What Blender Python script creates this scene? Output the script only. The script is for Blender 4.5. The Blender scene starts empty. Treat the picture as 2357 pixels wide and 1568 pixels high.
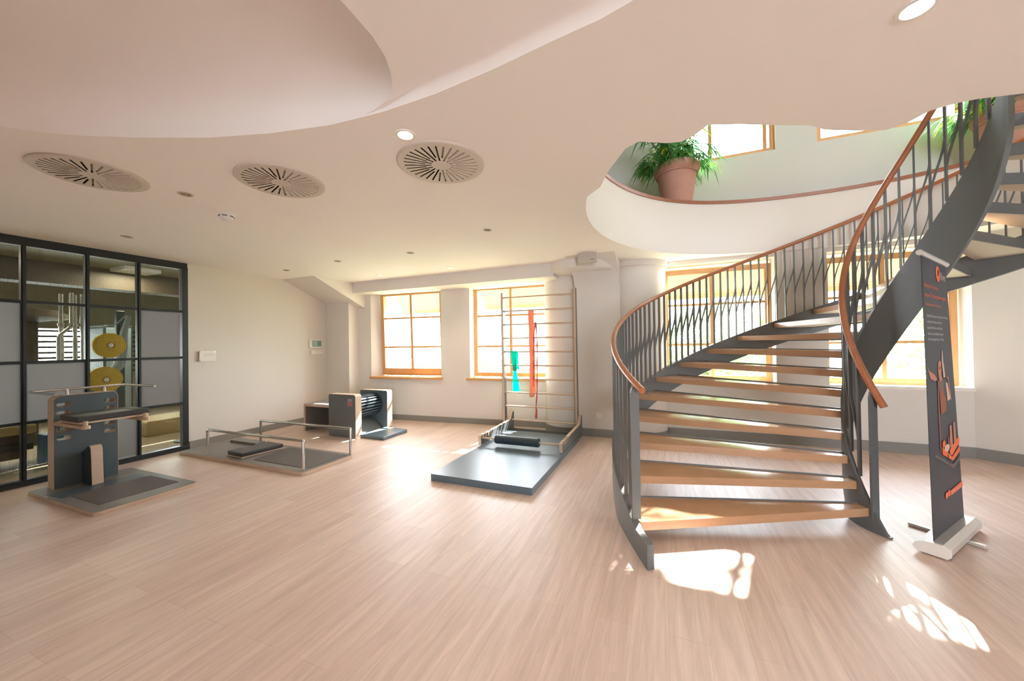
import bpy, bmesh, math, random
from mathutils import Vector, Matrix
from mathutils.geometry import tessellate_polygon
PI = math.pi
random.seed(7)
scn = bpy.context.scene
COL = scn.collection

# ------------------------------------------------------------------ camera, world, sun, exposure
def make_camera():
    cd = bpy.data.cameras.new('camera'); co = bpy.data.objects.new('camera', cd); COL.objects.link(co)
    cd.sensor_fit = 'HORIZONTAL'; cd.sensor_width = 36.0; cd.lens = 850.8166 / 2357 * 36.0
    cd.clip_start = 0.05; cd.clip_end = 300
    yaw, pitch, roll = 0.3893427, 0.0092730, -0.0146260
    F = Vector((-math.sin(yaw) * math.cos(pitch), math.cos(yaw) * math.cos(pitch), math.sin(pitch)))
    R0 = Vector((math.cos(yaw), math.sin(yaw), 0)); U0 = R0.cross(F)
    R = math.cos(roll) * R0 + math.sin(roll) * U0; U = -math.sin(roll) * R0 + math.cos(roll) * U0
    M = Matrix((R, U, -F)).transposed().to_4x4(); M.translation = (0, 0, 1.45)
    co.matrix_world = M; scn.camera = co
make_camera()
SKY = 7.5
w = bpy.data.worlds.new('world'); scn.world = w; w.use_nodes = True
bg = w.node_tree.nodes['Background']; bg.inputs['Color'].default_value = (0.85, 0.925, 1.0, 1); bg.inputs['Strength'].default_value = SKY
sd = bpy.data.lights.new('sun', 'SUN'); sd.energy = 16.0; sd.angle = math.radians(0.6); sd.color = (1.0, 0.95, 0.86)
so = bpy.data.objects.new('sun', sd); COL.objects.link(so)
so.rotation_euler = Vector((-0.27, -1.0, -1.20)).to_track_quat('-Z', 'Y').to_euler()
vs = scn.view_settings; vs.view_transform = 'Standard'; vs.look = 'None'; vs.gamma = 1.0; vs.exposure = 1.82; vs.use_curve_mapping = False
cy = scn.cycles; cy.max_bounces = 10; cy.diffuse_bounces = 7; cy.glossy_bounces = 4; cy.transmission_bounces = 6; cy.transparent_max_bounces = 16
cy.caustics_reflective = False; cy.caustics_refractive = False; cy.sample_clamp_indirect = 6.0; cy.use_denoising = True
def portal(loc, sx, sy, rot):                                        # daylight portals in the window openings (guide sampling only)
    ld = bpy.data.lights.new('daylight_portal', 'AREA'); ld.shape = 'RECTANGLE'; ld.size = sx; ld.size_y = sy; ld.cycles.is_portal = True
    lo = bpy.data.objects.new('daylight_portal', ld); COL.objects.link(lo); lo.location = loc; lo.rotation_euler = rot
for px in (-4.6, -2.55): portal((px, 6.4, 1.7), 1.5, 1.7, (-PI/2, 0, 0))
for px in (0.73, 2.72): portal((px, 6.55, 1.7), 1.45, 1.7, (-PI/2, 0, 0))
portal((3.0, -5.1, 1.5), 2.6, 2.2, (PI/2, 0, 0))
for px in (4.85,): portal((px, -2.75, 4.95), 3.3, 1.5, (PI/2, 0, 0))
for px in (0.9, 2.85, 4.75): portal((px, 6.62, 4.67), 1.5, 0.9, (-PI/2, 0, 0))

# ------------------------------------------------------------------ materials
def lin(c):
    c = c / 255.0
    return c / 12.92 if c <= 0.04045 else ((c + 0.055) / 1.055) ** 2.4
def rgb(r, g, b): return (lin(r), lin(g), lin(b), 1.0)
def mat(name, col, rough=0.6, metal=0.0, spec=0.5, bump=0.0, bscale=60.0, var=0.0, vscale=4.0):
    m = bpy.data.materials.new(name); m.use_nodes = True; nt = m.node_tree; b = nt.nodes['Principled BSDF']
    b.inputs['Base Color'].default_value = col; b.inputs['Roughness'].default_value = rough; b.inputs['Metallic'].default_value = metal
    b.inputs['Specular IOR Level'].default_value = spec
    tc = nt.nodes.new('ShaderNodeTexCoord')
    if var:
        n = nt.nodes.new('ShaderNodeTexNoise'); n.inputs['Scale'].default_value = vscale; n.inputs['Detail'].default_value = 4
        mx = nt.nodes.new('ShaderNodeMix'); mx.data_type = 'RGBA'
        mx.inputs[6].default_value = tuple(c * (1 - var) for c in col[:3]) + (1,); mx.inputs[7].default_value = tuple(min(1, c * (1 + var)) for c in col[:3]) + (1,)
        nt.links.new(tc.outputs['Object'], n.inputs['Vector']); nt.links.new(n.outputs['Fac'], mx.inputs[0]); nt.links.new(mx.outputs[2], b.inputs['Base Color'])
    if bump:
        n = nt.nodes.new('ShaderNodeTexNoise'); n.inputs['Scale'].default_value = bscale; n.inputs['Detail'].default_value = 3
        bp = nt.nodes.new('ShaderNodeBump'); bp.inputs['Strength'].default_value = bump; bp.inputs['Distance'].default_value = 0.01
        nt.links.new(tc.outputs['Object'], n.inputs['Vector']); nt.links.new(n.outputs['Fac'], bp.inputs['Height']); nt.links.new(bp.outputs['Normal'], b.inputs['Normal'])
    return m
def wood(name, c1, c2, rough=0.4, stretch=(1, 12, 12), scale=3.0, spec=0.5):
    m = mat(name, c1, rough, spec=spec); nt = m.node_tree; b = nt.nodes['Principled BSDF']
    tc = nt.nodes.new('ShaderNodeTexCoord'); mp = nt.nodes.new('ShaderNodeMapping'); mp.inputs['Scale'].default_value = stretch
    n = nt.nodes.new('ShaderNodeTexNoise'); n.inputs['Scale'].default_value = scale; n.inputs['Detail'].default_value = 6; n.inputs['Roughness'].default_value = 0.65
    mx = nt.nodes.new('ShaderNodeMix'); mx.data_type = 'RGBA'; mx.inputs[6].default_value = c1; mx.inputs[7].default_value = c2
    nt.links.new(tc.outputs['Object'], mp.inputs['Vector']); nt.links.new(mp.outputs['Vector'], n.inputs['Vector'])
    nt.links.new(n.outputs['Fac'], mx.inputs[0]); nt.links.new(mx.outputs[2], b.inputs['Base Color'])
    return m
def floor_mat():
    m = mat('vinyl_plank', rgb(190, 150, 130), 0.42, spec=0.6); nt = m.node_tree; L = nt.links; b = nt.nodes['Principled BSDF']
    tc = nt.nodes.new('ShaderNodeTexCoord'); sx = nt.nodes.new('ShaderNodeSeparateXYZ'); cx = nt.nodes.new('ShaderNodeCombineXYZ')
    L.new(tc.outputs['Object'], sx.inputs[0]); L.new(sx.outputs['Y'], cx.inputs['X']); L.new(sx.outputs['X'], cx.inputs['Y'])
    br = nt.nodes.new('ShaderNodeTexBrick'); br.offset = 0.37; br.offset_frequency = 2
    for k, v in (('Scale', 1.0), ('Mortar Size', 0.0012), ('Mortar Smooth', 0.3), ('Bias', 0.0), ('Brick Width', 1.22), ('Row Height', 0.178)): br.inputs[k].default_value = v
    br.inputs['Color1'].default_value = FLOOR1; br.inputs['Color2'].default_value = FLOOR2; br.inputs['Mortar'].default_value = FLOORM
    L.new(cx.outputs[0], br.inputs['Vector'])
    mp = nt.nodes.new('ShaderNodeMapping'); mp.inputs['Scale'].default_value = (26, 1.6, 1); L.new(tc.outputs['Object'], mp.inputs['Vector'])
    n = nt.nodes.new('ShaderNodeTexNoise'); n.inputs['Scale'].default_value = 1.0; n.inputs['Detail'].default_value = 7; n.inputs['Roughness'].default_value = 0.7; n.inputs['Distortion'].default_value = 0.6
    L.new(mp.outputs[0], n.inputs['Vector'])
    rp = nt.nodes.new('ShaderNodeValToRGB'); rp.color_ramp.elements[0].position = 0.3; rp.color_ramp.elements[1].position = 0.72
    rp.color_ramp.elements[0].color = (0.80, 0.79, 0.78, 1); rp.color_ramp.elements[1].color = (1.12, 1.12, 1.12, 1); L.new(n.outputs['Fac'], rp.inputs[0])
    mu = nt.nodes.new('ShaderNodeMix'); mu.data_type = 'RGBA'; mu.blend_type = 'MULTIPLY'; mu.inputs[0].default_value = 1.0
    L.new(br.outputs['Color'], mu.inputs[6]); L.new(rp.outputs['Color'], mu.inputs[7]); L.new(mu.outputs[2], b.inputs['Base Color'])
    bp = nt.nodes.new('ShaderNodeBump'); bp.inputs['Strength'].default_value = 0.06; bp.inputs['Distance'].default_value = 0.004
    L.new(n.outputs['Fac'], bp.inputs['Height']); L.new(bp.outputs[0], b.inputs['Normal'])
    return m
def glass_mat(name, tint=(1, 1, 1, 1), refl=0.06):
    m = bpy.data.materials.new(name); m.use_nodes = True; nt = m.node_tree; nt.nodes.remove(nt.nodes['Principled BSDF']); o = nt.nodes['Material Output']
    t = nt.nodes.new('ShaderNodeBsdfTransparent'); t.inputs['Color'].default_value = tint
    g = nt.nodes.new('ShaderNodeBsdfGlossy'); g.inputs['Roughness'].default_value = 0.02
    fr = nt.nodes.new('ShaderNodeFresnel'); fr.inputs['IOR'].default_value = 1.0 + refl * 8
    x = nt.nodes.new('ShaderNodeMixShader'); nt.links.new(fr.outputs[0], x.inputs[0]); nt.links.new(t.outputs[0], x.inputs[1]); nt.links.new(g.outputs[0], x.inputs[2]); nt.links.new(x.outputs[0], o.inputs[0])
    return m
def mesh_glass_mat():
    m = glass_mat('wire_mesh_glass', (0.80, 0.84, 0.72, 1), 0.055); nt = m.node_tree; L = nt.links; o = nt.nodes['Material Output']; base = o.inputs[0].links[0].from_socket
    tc = nt.nodes.new('ShaderNodeTexCoord'); sx = nt.nodes.new('ShaderNodeSeparateXYZ'); L.new(tc.outputs['Object'], sx.inputs[0])
    mm = []
    for ax in ('Y', 'Z'):
        a = nt.nodes.new('ShaderNodeMath'); a.operation = 'MULTIPLY'; a.inputs[1].default_value = 1 / 0.0095; L.new(sx.outputs[ax], a.inputs[0])
        f = nt.nodes.new('ShaderNodeMath'); f.operation = 'FRACT'; L.new(a.outputs[0], f.inputs[0])
        c = nt.nodes.new('ShaderNodeMath'); c.operation = 'LESS_THAN'; c.inputs[1].default_value = 0.22; L.new(f.outputs[0], c.inputs[0]); mm.append(c)
    mx = nt.nodes.new('ShaderNodeMath'); mx.operation = 'MAXIMUM'; L.new(mm[0].outputs[0], mx.inputs[0]); L.new(mm[1].outputs[0], mx.inputs[1])
    d = nt.nodes.new('ShaderNodeBsdfDiffuse'); d.inputs['Color'].default_value = (0.05, 0.055, 0.045, 1)
    x = nt.nodes.new('ShaderNodeMixShader'); L.new(mx.outputs[0], x.inputs[0]); L.new(base, x.inputs[1]); L.new(d.outputs[0], x.inputs[2]); L.new(x.outputs[0], o.inputs[0])
    return m
def frost_mat():
    m = bpy.data.materials.new('frosted_glass'); m.use_nodes = True; nt = m.node_tree; L = nt.links; nt.nodes.remove(nt.nodes['Principled BSDF']); o = nt.nodes['Material Output']
    t = nt.nodes.new('ShaderNodeBsdfTranslucent'); t.inputs['Color'].default_value = (0.24, 0.24, 0.24, 1)
    d = nt.nodes.new('ShaderNodeBsdfDiffuse'); d.inputs['Color'].default_value = (0.10, 0.098, 0.094, 1)
    g = nt.nodes.new('ShaderNodeBsdfGlossy'); g.inputs['Roughness'].default_value = 0.28
    n = nt.nodes.new('ShaderNodeTexNoise'); n.inputs['Scale'].default_value = 130; bp = nt.nodes.new('ShaderNodeBump'); bp.inputs['Strength'].default_value = 0.25; bp.inputs['Distance'].default_value = 0.003
    tc = nt.nodes.new('ShaderNodeTexCoord'); L.new(tc.outputs['Object'], n.inputs['Vector']); L.new(n.outputs['Fac'], bp.inputs['Height']); L.new(bp.outputs[0], g.inputs['Normal'])
    a = nt.nodes.new('ShaderNodeMixShader'); a.inputs[0].default_value = 0.5; L.new(t.outputs[0], a.inputs[1]); L.new(d.outputs[0], a.inputs[2])
    fr = nt.nodes.new('ShaderNodeFresnel'); fr.inputs['IOR'].default_value = 1.5
    c = nt.nodes.new('ShaderNodeMixShader'); L.new(fr.outputs[0], c.inputs[0]); L.new(a.outputs[0], c.inputs[1]); L.new(g.outputs[0], c.inputs[2]); L.new(c.outputs[0], o.inputs[0])
    return m
def sheet_mat(name, col, trans=0.5, rough=0.6):
    m = bpy.data.materials.new(name); m.use_nodes = True; nt = m.node_tree; L = nt.links; b = nt.nodes['Principled BSDF']; o = nt.nodes['Material Output']
    b.inputs['Base Color'].default_value = col; b.inputs['Roughness'].default_value = rough
    t = nt.nodes.new('ShaderNodeBsdfTranslucent'); t.inputs['Color'].default_value = col
    x = nt.nodes.new('ShaderNodeMixShader'); x.inputs[0].default_value = trans; L.new(b.outputs[0], x.inputs[1]); L.new(t.outputs[0], x.inputs[2]); L.new(x.outputs[0], o.inputs[0])
    return m
def emit_mat(name, col, s):
    m = bpy.data.materials.new(name); m.use_nodes = True; b = m.node_tree.nodes['Principled BSDF']
    b.inputs['Emission Color'].default_value = col; b.inputs['Emission Strength'].default_value = s; b.inputs['Base Color'].default_value = col
    return m
FLOOR1, FLOOR2, FLOORM = rgb(221, 200, 188), rgb(212, 188, 176), rgb(194, 169, 157)
M_FLOOR = floor_mat()
M_WALL = mat('wall_paint', rgb(224, 219, 213), 0.85, bump=0.04, bscale=180)
M_WALLG = mat('green_grey_wall_paint', rgb(228, 231, 227), 0.85, bump=0.04, bscale=180)
M_CEIL = mat('ceiling_paint', rgb(247, 242, 238), 0.9, bump=0.02, bscale=120)
M_WHITE = mat('white_plaster', rgb(240, 236, 230), 0.8)
M_SKIRT = mat('grey_skirting', rgb(138, 136, 132), 0.55)
M_STEEL = mat('slate_grey_steel', rgb(108, 111, 112), 0.42, 0.12, var=0.06, vscale=3)
M_BLACK = mat('black_steel', rgb(46, 50, 52), 0.4, 0.3)
M_WOODT = wood('tread_oak', rgb(198, 158, 124), rgb(172, 130, 96), 0.22, (2, 2, 14), 3.0)
M_UNDER = mat('pale_tread_underside', rgb(196, 188, 172), 0.6)  # paler tone on the tread undersides
M_RAIL = wood('handrail_beech', rgb(186, 122, 88), rgb(160, 98, 66), 0.22, (3, 3, 3), 4.0)
M_FRAME = wood('window_larch', rgb(224, 174, 118), rgb(204, 148, 92), 0.45, (6, 6, 1.2), 3.0)
M_CAP = wood('cap_wood', rgb(176, 116, 88), rgb(150, 94, 68), 0.35, (4, 4, 4), 3.0)
M_PLY = wood('birch_plywood', rgb(216, 194, 172), rgb(194, 168, 144), 0.5, (3, 3, 26), 3.0)
M_LAM = mat('slate_laminate', rgb(104, 108, 110), 0.38, var=0.05)
M_LAMB = mat('blue_slate_laminate', rgb(80, 92, 98), 0.36, var=0.05)
M_GREYLAM = mat('grey_laminate', rgb(128, 124, 120), 0.45, var=0.05)
M_MATT = mat('charcoal_mat', rgb(98, 92, 90), 0.7, var=0.12, vscale=12)
M_LEATH = mat('charcoal_leatherette', rgb(62, 62, 64), 0.42, bump=0.05, bscale=300)
M_BLUE = mat('steel_blue_leatherette', rgb(86, 106, 120), 0.36, spec=1.0, bump=0.04, bscale=300)
M_BLUED = mat('dark_blue_leatherette', rgb(52, 66, 76), 0.42, bump=0.04, bscale=300)
M_CHROME = mat('brushed_steel', (0.62, 0.60, 0.58, 1), 0.26, 1.0)
M_DARK = mat('dark_void', rgb(24, 23, 22), 0.9)
M_VENT = mat('vent_grey', rgb(206, 196, 184), 0.55)
M_PLAST = mat('white_plastic', rgb(236, 234, 230), 0.4)
M_PLASTG = mat('grey_plastic', rgb(190, 182, 172), 0.5)
M_GLASS = glass_mat('window_glass')
M_MESHG = mesh_glass_mat()
M_FROST = frost_mat()
M_AWN = sheet_mat('orange_awning_cloth', rgb(118, 90, 60), 0.2)
M_TERRA = mat('terracotta', rgb(208, 160, 145), 0.75, var=0.1, vscale=9)
M_SOIL = mat('soil', rgb(70, 52, 40), 0.95)
M_LEAF = sheet_mat('bamboo_leaf', rgb(84, 158, 84), 0.35, 0.4)
M_LEAF2 = sheet_mat('light_bamboo_leaf', rgb(170, 190, 50), 0.4, 0.4)
M_STEM = mat('plant_stem', rgb(110, 96, 60), 0.7)
M_HEDGE = sheet_mat('hedge_leaf', rgb(104, 132, 92), 0.3, 0.6)
M_TREE = sheet_mat('tree_leaf', rgb(132, 166, 106), 0.3, 0.6)
M_LAWN = mat('lawn', rgb(128, 136, 112), 0.9, var=0.2, vscale=3)
M_FACADE = mat('white_render', rgb(226, 228, 230), 0.8)
M_PANED = mat('blue_grey_glazing', rgb(120, 138, 152), 0.2)
M_TEAL = sheet_mat('teal_latex', rgb(0, 200, 176), 0.4, 0.4)
M_ORANGE = sheet_mat('orange_latex', rgb(246, 176, 142), 0.3, 0.45)
M_RED = sheet_mat('red_latex', rgb(222, 92, 78), 0.25, 0.45)
M_BANNER = mat('banner_print_navy', rgb(50, 58, 72), 0.45)
M_PORA = mat('print_orange', rgb(240, 112, 62), 0.5)
M_PWHI = mat('print_light_grey', rgb(206, 206, 206), 0.5)
M_PSKIN = mat('print_skin', rgb(190, 126, 104), 0.5)
M_PSKIN2 = mat('print_skin_shade', rgb(140, 80, 62), 0.5)
M_PBROWN = mat('print_brown', rgb(146, 82, 52), 0.5)
M_PGREY = mat('print_grey', rgb(104, 96, 96), 0.5)
M_PWARM = mat('print_cream', rgb(212, 184, 160), 0.5)
M_ALU = mat('satin_aluminium', (0.80, 0.79, 0.77, 1), 0.35, 0.6)
M_LAMPON = emit_mat('lamp_lit', (1.0, 0.85, 0.62, 1), 14.0)
M_LAMPOFF = mat('lamp_unlit', rgb(196, 186, 168), 0.25)
M_BRASS = mat('reflector_gold', (0.72, 0.60, 0.42, 1), 0.25, 1.0)
M_YELLOW = mat('yellow_weight_plate', rgb(232, 196, 50), 0.45)
M_GYMGREY = mat('machine_grey_blue', rgb(150, 168, 180), 0.4)
M_GYMDARK = mat('machine_dark', rgb(60, 70, 76), 0.4)
M_GYMWALL = mat('gym_wall', rgb(150, 148, 128), 0.85)
M_GYMFLOOR = mat('gym_floor', rgb(160, 138, 112), 0.6)
M_TAN = mat('tan_bench', rgb(196, 172, 120), 0.6)
M_BROWN = mat('dark_brown_panel', rgb(66, 54, 40), 0.6)
M_CYAN = mat('pale_teal_plastic', rgb(140, 190, 196), 0.4)
M_PINK = mat('magenta_rubber', rgb(190, 60, 110), 0.5)
M_GYMBLUE = mat('blue_rubber', rgb(40, 100, 150), 0.5)
M_SCREEN = mat('lcd_grey_green', rgb(170, 196, 190), 0.2)
M_STICK = mat('sticker_pale', rgb(150, 136, 140), 0.5)
M_STICKR = mat('sticker_red', rgb(226, 84, 72), 0.5)

# ------------------------------------------------------------------ mesh helpers
class MB:
    def __init__(s): s.v = []; s.f = []; s.m = []
    def add(s, vs, fs, mi=0):
        o = len(s.v); s.v += [tuple(p) for p in vs]
        for f in fs: s.f.append(tuple(i + o for i in f)); s.m.append(mi)
        return s
    def box(s, x0, x1, y0, y1, z0, z1, mi=0):
        v = [(x, y, z) for z in (z0, z1) for y in (y0, y1) for x in (x0, x1)]
        return s.add(v, [(0, 2, 3, 1), (4, 5, 7, 6), (0, 1, 5, 4), (2, 6, 7, 3), (0, 4, 6, 2), (1, 3, 7, 5)], mi)
    def obox(s, c, ax, ay, az, mi=0):                                 # centre and three half-axis vectors
        c, ax, ay, az = map(Vector, (c, ax, ay, az))
        v = [c + i * ax + j * ay + k * az for k in (-1, 1) for j in (-1, 1) for i in (-1, 1)]
        return s.add(v, [(0, 2, 3, 1), (4, 5, 7, 6), (0, 1, 5, 4), (2, 6, 7, 3), (0, 4, 6, 2), (1, 3, 7, 5)], mi)
    def prism(s, poly, fn, a, b, mi=0, mi_end=None):                  # poly extruded: fn(p, q, t)
        n = len(poly); v = [fn(p[0], p[1], a) for p in poly] + [fn(p[0], p[1], b) for p in poly]
        s.add(v, [(i, (i + 1) % n, n + (i + 1) % n, n + i) for i in range(n)], mi)
        tri = tessellate_polygon([[Vector((p[0], p[1], 0)) for p in poly]])
        e = mi if mi_end is None else mi_end
        s.add(v[:n], [tuple(t) for t in tri], e); s.add(v[n:], [tuple(t) for t in tri], e)
        return s
    def plate(s, outer, holes, fn, mi=0):                             # flat polygon with holes
        loops = [[Vector((p[0], p[1], 0)) for p in l] for l in [outer] + holes]
        flat = [p for l in loops for p in l]
        s.add([fn(p.x, p.y) for p in flat], [tuple(t) for t in tessellate_polygon(loops)], mi); return s
    def tube(s, pts, r, seg=10, caps=True, mi=0):
        pts = [Vector(p) for p in pts]; n = len(pts); rr = r if isinstance(r, (list, tuple)) else [r] * n
        rings = []; up = None
        for i, p in enumerate(pts):
            t = (pts[min(i + 1, n - 1)] - pts[max(i - 1, 0)]).normalized()
            if up is None: up = Vector((0, 0, 1)) if abs(t.z) < 0.9 else Vector((1, 0, 0))
            a = t.cross(up).normalized(); up = a.cross(t).normalized()
            rings += [p + rr[i] * (math.cos(2 * PI * k / seg) * a + math.sin(2 * PI * k / seg) * up) for k in range(seg)]
        f = [(i * seg + k, i * seg + (k + 1) % seg, (i + 1) * seg + (k + 1) % seg, (i + 1) * seg + k) for i in range(n - 1) for k in range(seg)]
        if caps: f += [tuple(range(seg)), tuple((n - 1) * seg + k for k in range(seg))]
        return s.add(rings, f, mi)
    def loft(s, rings, close=True, caps=True, mi=0):
        n = len(rings[0]); m = len(rings); f = []
        for i in range(m - 1):
            for k in range(n if close else n - 1): f.append((i * n + k, i * n + (k + 1) % n, (i + 1) * n + (k + 1) % n, (i + 1) * n + k))
        if caps and close: f += [tuple(range(n)), tuple((m - 1) * n + k for k in range(n))]
        return s.add([p for r in rings for p in r], f, mi)
    def lathe(s, prof, c=(0, 0, 0), seg=32, mi=0, close=False):
        cx, cy_, cz = c
        rings = [[(cx + r * math.cos(2 * PI * k / seg), cy_ + r * math.sin(2 * PI * k / seg), cz + z) for k in range(seg)] for r, z in prof]
        return s.loft(rings, True, close, mi)
    def build(s, name, mats, parent=None, loc=None, smooth=False, bevel=0.0, fix=True):
        me = bpy.data.meshes.new(name); 
        L = Vector(loc) if loc else Vector((0, 0, 0))
        me.from_pydata([tuple(Vector(p) - L) for p in s.v], [], s.f); me.update()
        if not isinstance(mats, (list, tuple)): mats = [mats]
        for m in mats: me.materials.append(m)
        for p, mi in zip(me.polygons, s.m): p.material_index = mi
        if fix or bevel:
            bm = bmesh.new(); bm.from_mesh(me)
            if fix: bmesh.ops.remove_doubles(bm, verts=bm.verts, dist=1e-5); bmesh.ops.recalc_face_normals(bm, faces=bm.faces)
            bm.to_mesh(me); bm.free()
        if smooth:
            for p in me.polygons: p.use_smooth = True
            me.set_sharp_from_angle(angle=math.radians(38))
        o = bpy.data.objects.new(name, me); COL.objects.link(o)
        if loc: o.location = L
        if parent is not None:
            o.parent = parent
            o.location = (L - parent_world(parent)) if not loc else L - parent_world(parent)
        if bevel:
            b = o.modifiers.new('edge', 'BEVEL'); b.width = bevel; b.segments = 2; b.limit_method = 'ANGLE'; b.angle_limit = math.radians(40)
        return o
def parent_world(o):
    v = Vector(o.location)
    while o.parent is not None: o = o.parent; v = v + Vector(o.location)
    return v
def empty(name, loc=(0, 0, 0)):
    o = bpy.data.objects.new(name, None); COL.objects.link(o); o.location = loc; o.empty_display_size = 0.1; return o
def tag(o, label, cat, group=None, kind=None):
    o['label'] = label; o['category'] = cat
    if group: o['group'] = group
    if kind: o['kind'] = kind
    return o
def struct(o, label=None, cat=None):
    o['kind'] = 'structure'
    if label: o['label'] = label
    if cat: o['category'] = cat
    return o
def rrect(x0, x1, y0, y1, r, n=5):
    out = []
    for cx, cy_, a in ((x1 - r, y1 - r, 0), (x0 + r, y1 - r, PI / 2), (x0 + r, y0 + r, PI), (x1 - r, y0 + r, 1.5 * PI)):
        out += [(cx + r * math.cos(a + PI / 2 * k / n), cy_ + r * math.sin(a + PI / 2 * k / n)) for k in range(n + 1)]
    return out
def circ(cx, cy_, r, n=24): return [(cx + r * math.cos(2 * PI * k / n), cy_ + r * math.sin(2 * PI * k / n)) for k in range(n)]
XYZ = lambda p, q, t: (p, q, t)
YZX = lambda p, q, t: (t, p, q)
XZY = lambda p, q, t: (p, t, q)

# ------------------------------------------------------------------ the room
HZ = 2.685                                                           # ceiling
CX, CY = 1.8222, 3.8246                                              # stair axis
A0, DA, RIS, RO, RI = 3.6232, 0.2065, 0.1678, 2.2515, 0.4648
def ang(k): return A0 - DA * (k - 1)
def hel(k, r, dz=0.0): a = ang(k); return Vector((CX + r * math.cos(a), CY + r * math.sin(a), RIS * k + dz))
UF = 3.40                                                            # upper floor level
struct(MB().box(-6.45, 7.0, -5.2, 6.45, -0.12, 0.0).build('floor', M_FLOOR), 'pale oak vinyl plank floor of the large room', 'floor')

# stair hole outline: far half a circle around the stair axis, near side a flat wavering edge
def hole_outline():
    pts = []
    for i in range(61):
        a = math.radians(-8) + math.radians(204) * i / 60
        r = 2.5 - 0.17 * max(0, math.sin(a)) ** 6
        pts.append((CX + r * math.cos(a), CY + r * math.sin(a)))
    near = [(-0.526, 3.333), (-0.445, 2.975), (-0.35, 2.73), (-0.305, 2.64), (-0.205, 2.45), (-0.12, 2.40), (0.04, 2.49), (0.12, 2.51), (0.185, 2.47), (0.255, 2.375),
            (0.42, 2.44), (0.604, 2.53), (0.80, 2.62), (0.905, 2.715), (1.10, 2.81), (1.24, 2.865), (1.315, 2.82), (1.36, 2.72), (1.447, 2.689), (1.527, 2.686), (1.715, 2.721), (2.1, 2.72), (2.7, 2.70), (3.4, 2.75), (4.0, 3.0)]
    return pts, near
far, near = hole_outline()
near = [p for p in near if p[1] < far[-1][1] + 0.001]
HOLE = far + near
A_EDGE = [(-3.342, 0.805), (-3.225, 0.924), (-3.055, 1.037), (-2.788, 1.175), (-2.447, 1.325), (-2.083, 1.437), (-1.699, 1.518), (-1.354, 1.543), (-1.023, 1.535), (-0.7, 1.502), (-0.422, 1.459), (-0.204, 1.43), (-0.03, 1.385), (0.3, 1.25), (0.7, 0.95), (0.95, 0.4), (0.8, -0.4), (0.2, -1.1), (-0.8, -1.5), (-2.0, -1.5), (-3.1, -1.0), (-3.7, -0.2), (-3.65, 0.4)]
DOWN = [(-1.379, 1.762, 0.048, 1), (0.896, 1.85, 0.05, 1), (-3.514, 1.738, 0.042, 0), (-5.409, 2.14, 0.042, 0), (-1.737, 3.583, 0.042, 0), (-3.101, 4.041, 0.042, 0), (-4.339, 3.981, 0.042, 0), (-5.572, 4.102, 0.042, 0), (-4.559, 5.071, 0.042, 1), (-3.148, 5.115, 0.042, 1), (0.098, 6.1, 0.04, 1)]
VENTS = [(-3.686, 1.277), (-2.613, 1.892), (-1.382, 2.143)]
cm = MB()
outer = [(-6.45, -5.2), (7.0, -5.2), (7.0, 6.45), (-6.45, 6.45)]
holes = [HOLE, A_EDGE] + [circ(x, y, r, 20) for x, y, r, on in DOWN] + [circ(x, y, 0.272, 32) for x, y in VENTS]
cm.plate(outer, holes, lambda x, y: (x, y, HZ))
ceil = cm.build('ceiling', M_CEIL, fix=False); struct(ceil, 'pinkish white plaster ceiling with a round stair opening', 'ceiling')
# opening fascia and upper slab
fm = MB()
n = len(HOLE)
fm.loft([[(p[0], p[1], HZ) for p in HOLE], [(p[0], p[1], UF) for p in HOLE]], True, False)
struct(fm.build('trim_1', M_WHITE, smooth=True), 'white curved fascia of the round stair opening', 'fascia')
um = MB()
um.plate([(-3.4, -2.5), (7.0, -2.5), (7.0, 6.65), (-3.4, 6.65)], [HOLE], lambda x, y: (x, y, UF))
um.plate([(-6.45, -5.2), (7.0, -5.2), (7.0, 6.65), (-6.45, 6.65)], [[(p[0] * 1.0, p[1]) for p in HOLE], [(-4.2, -2.0), (1.5, -2.0), (1.5, 1.9), (-4.2, 1.9)]], lambda x, y: (x, y, UF - 0.05))
struct(um.build('floor_upper', M_GYMFLOOR, fix=False), 'floor of the upper storey around the stair opening', 'floor')
capm = MB()
rings = []
for i in range(61):
    a = math.radians(196) * i / 60; c, s = math.cos(a), math.sin(a)
    rq = 2.5 - 0.17 * max(0, s) ** 6; rings.append([(CX + (r + rq) * c, CY + (r + rq) * s, z) for r, z in ((-0.015, UF), (-0.015, UF + 0.045), (0.22, UF + 0.045), (0.22, UF))])
capm.loft(rings, True, True)
struct(capm.build('trim_2', M_CAP), 'reddish wood cap along the edge of the stair opening', 'edge cap')
# ceiling cove: crescent tier and dome
def offset(poly, d):
    n = len(poly); cxm = sum(p[0] for p in poly) / n; cym = sum(p[1] for p in poly) / n; out = []
    for p in poly:
        vx, vy = cxm - p[0], cym - p[1]; L = math.hypot(vx, vy); out.append((p[0] + vx / L * d, p[1] + vy / L * d))
    return out
B_EDGE = [(-3.342, 0.805), (-3.225, 0.924), (-3.055, 1.037), (-2.788, 1.175), (-2.447, 1.325), (-2.083, 1.437), (-1.699, 1.518), (-1.5, 1.535), (-1.394, 1.53), (-1.29, 1.505), (-1.21, 1.45), (-1.15, 1.37), (-1.105, 1.28), (-1.08, 1.18), (-1.072, 1.05), (-1.06, 0.7), (-1.05, 0.2), (-1.1, -0.6), (-1.5, -1.3), (-2.2, -1.45), (-3.1, -1.0), (-3.7, -0.2), (-3.65, 0.4)]
cv = MB()
def lift(x):
    t = max(0, min(1, (x + 1.62) / 0.45)); return 0.03 * t * t * (3 - 2 * t)
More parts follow.
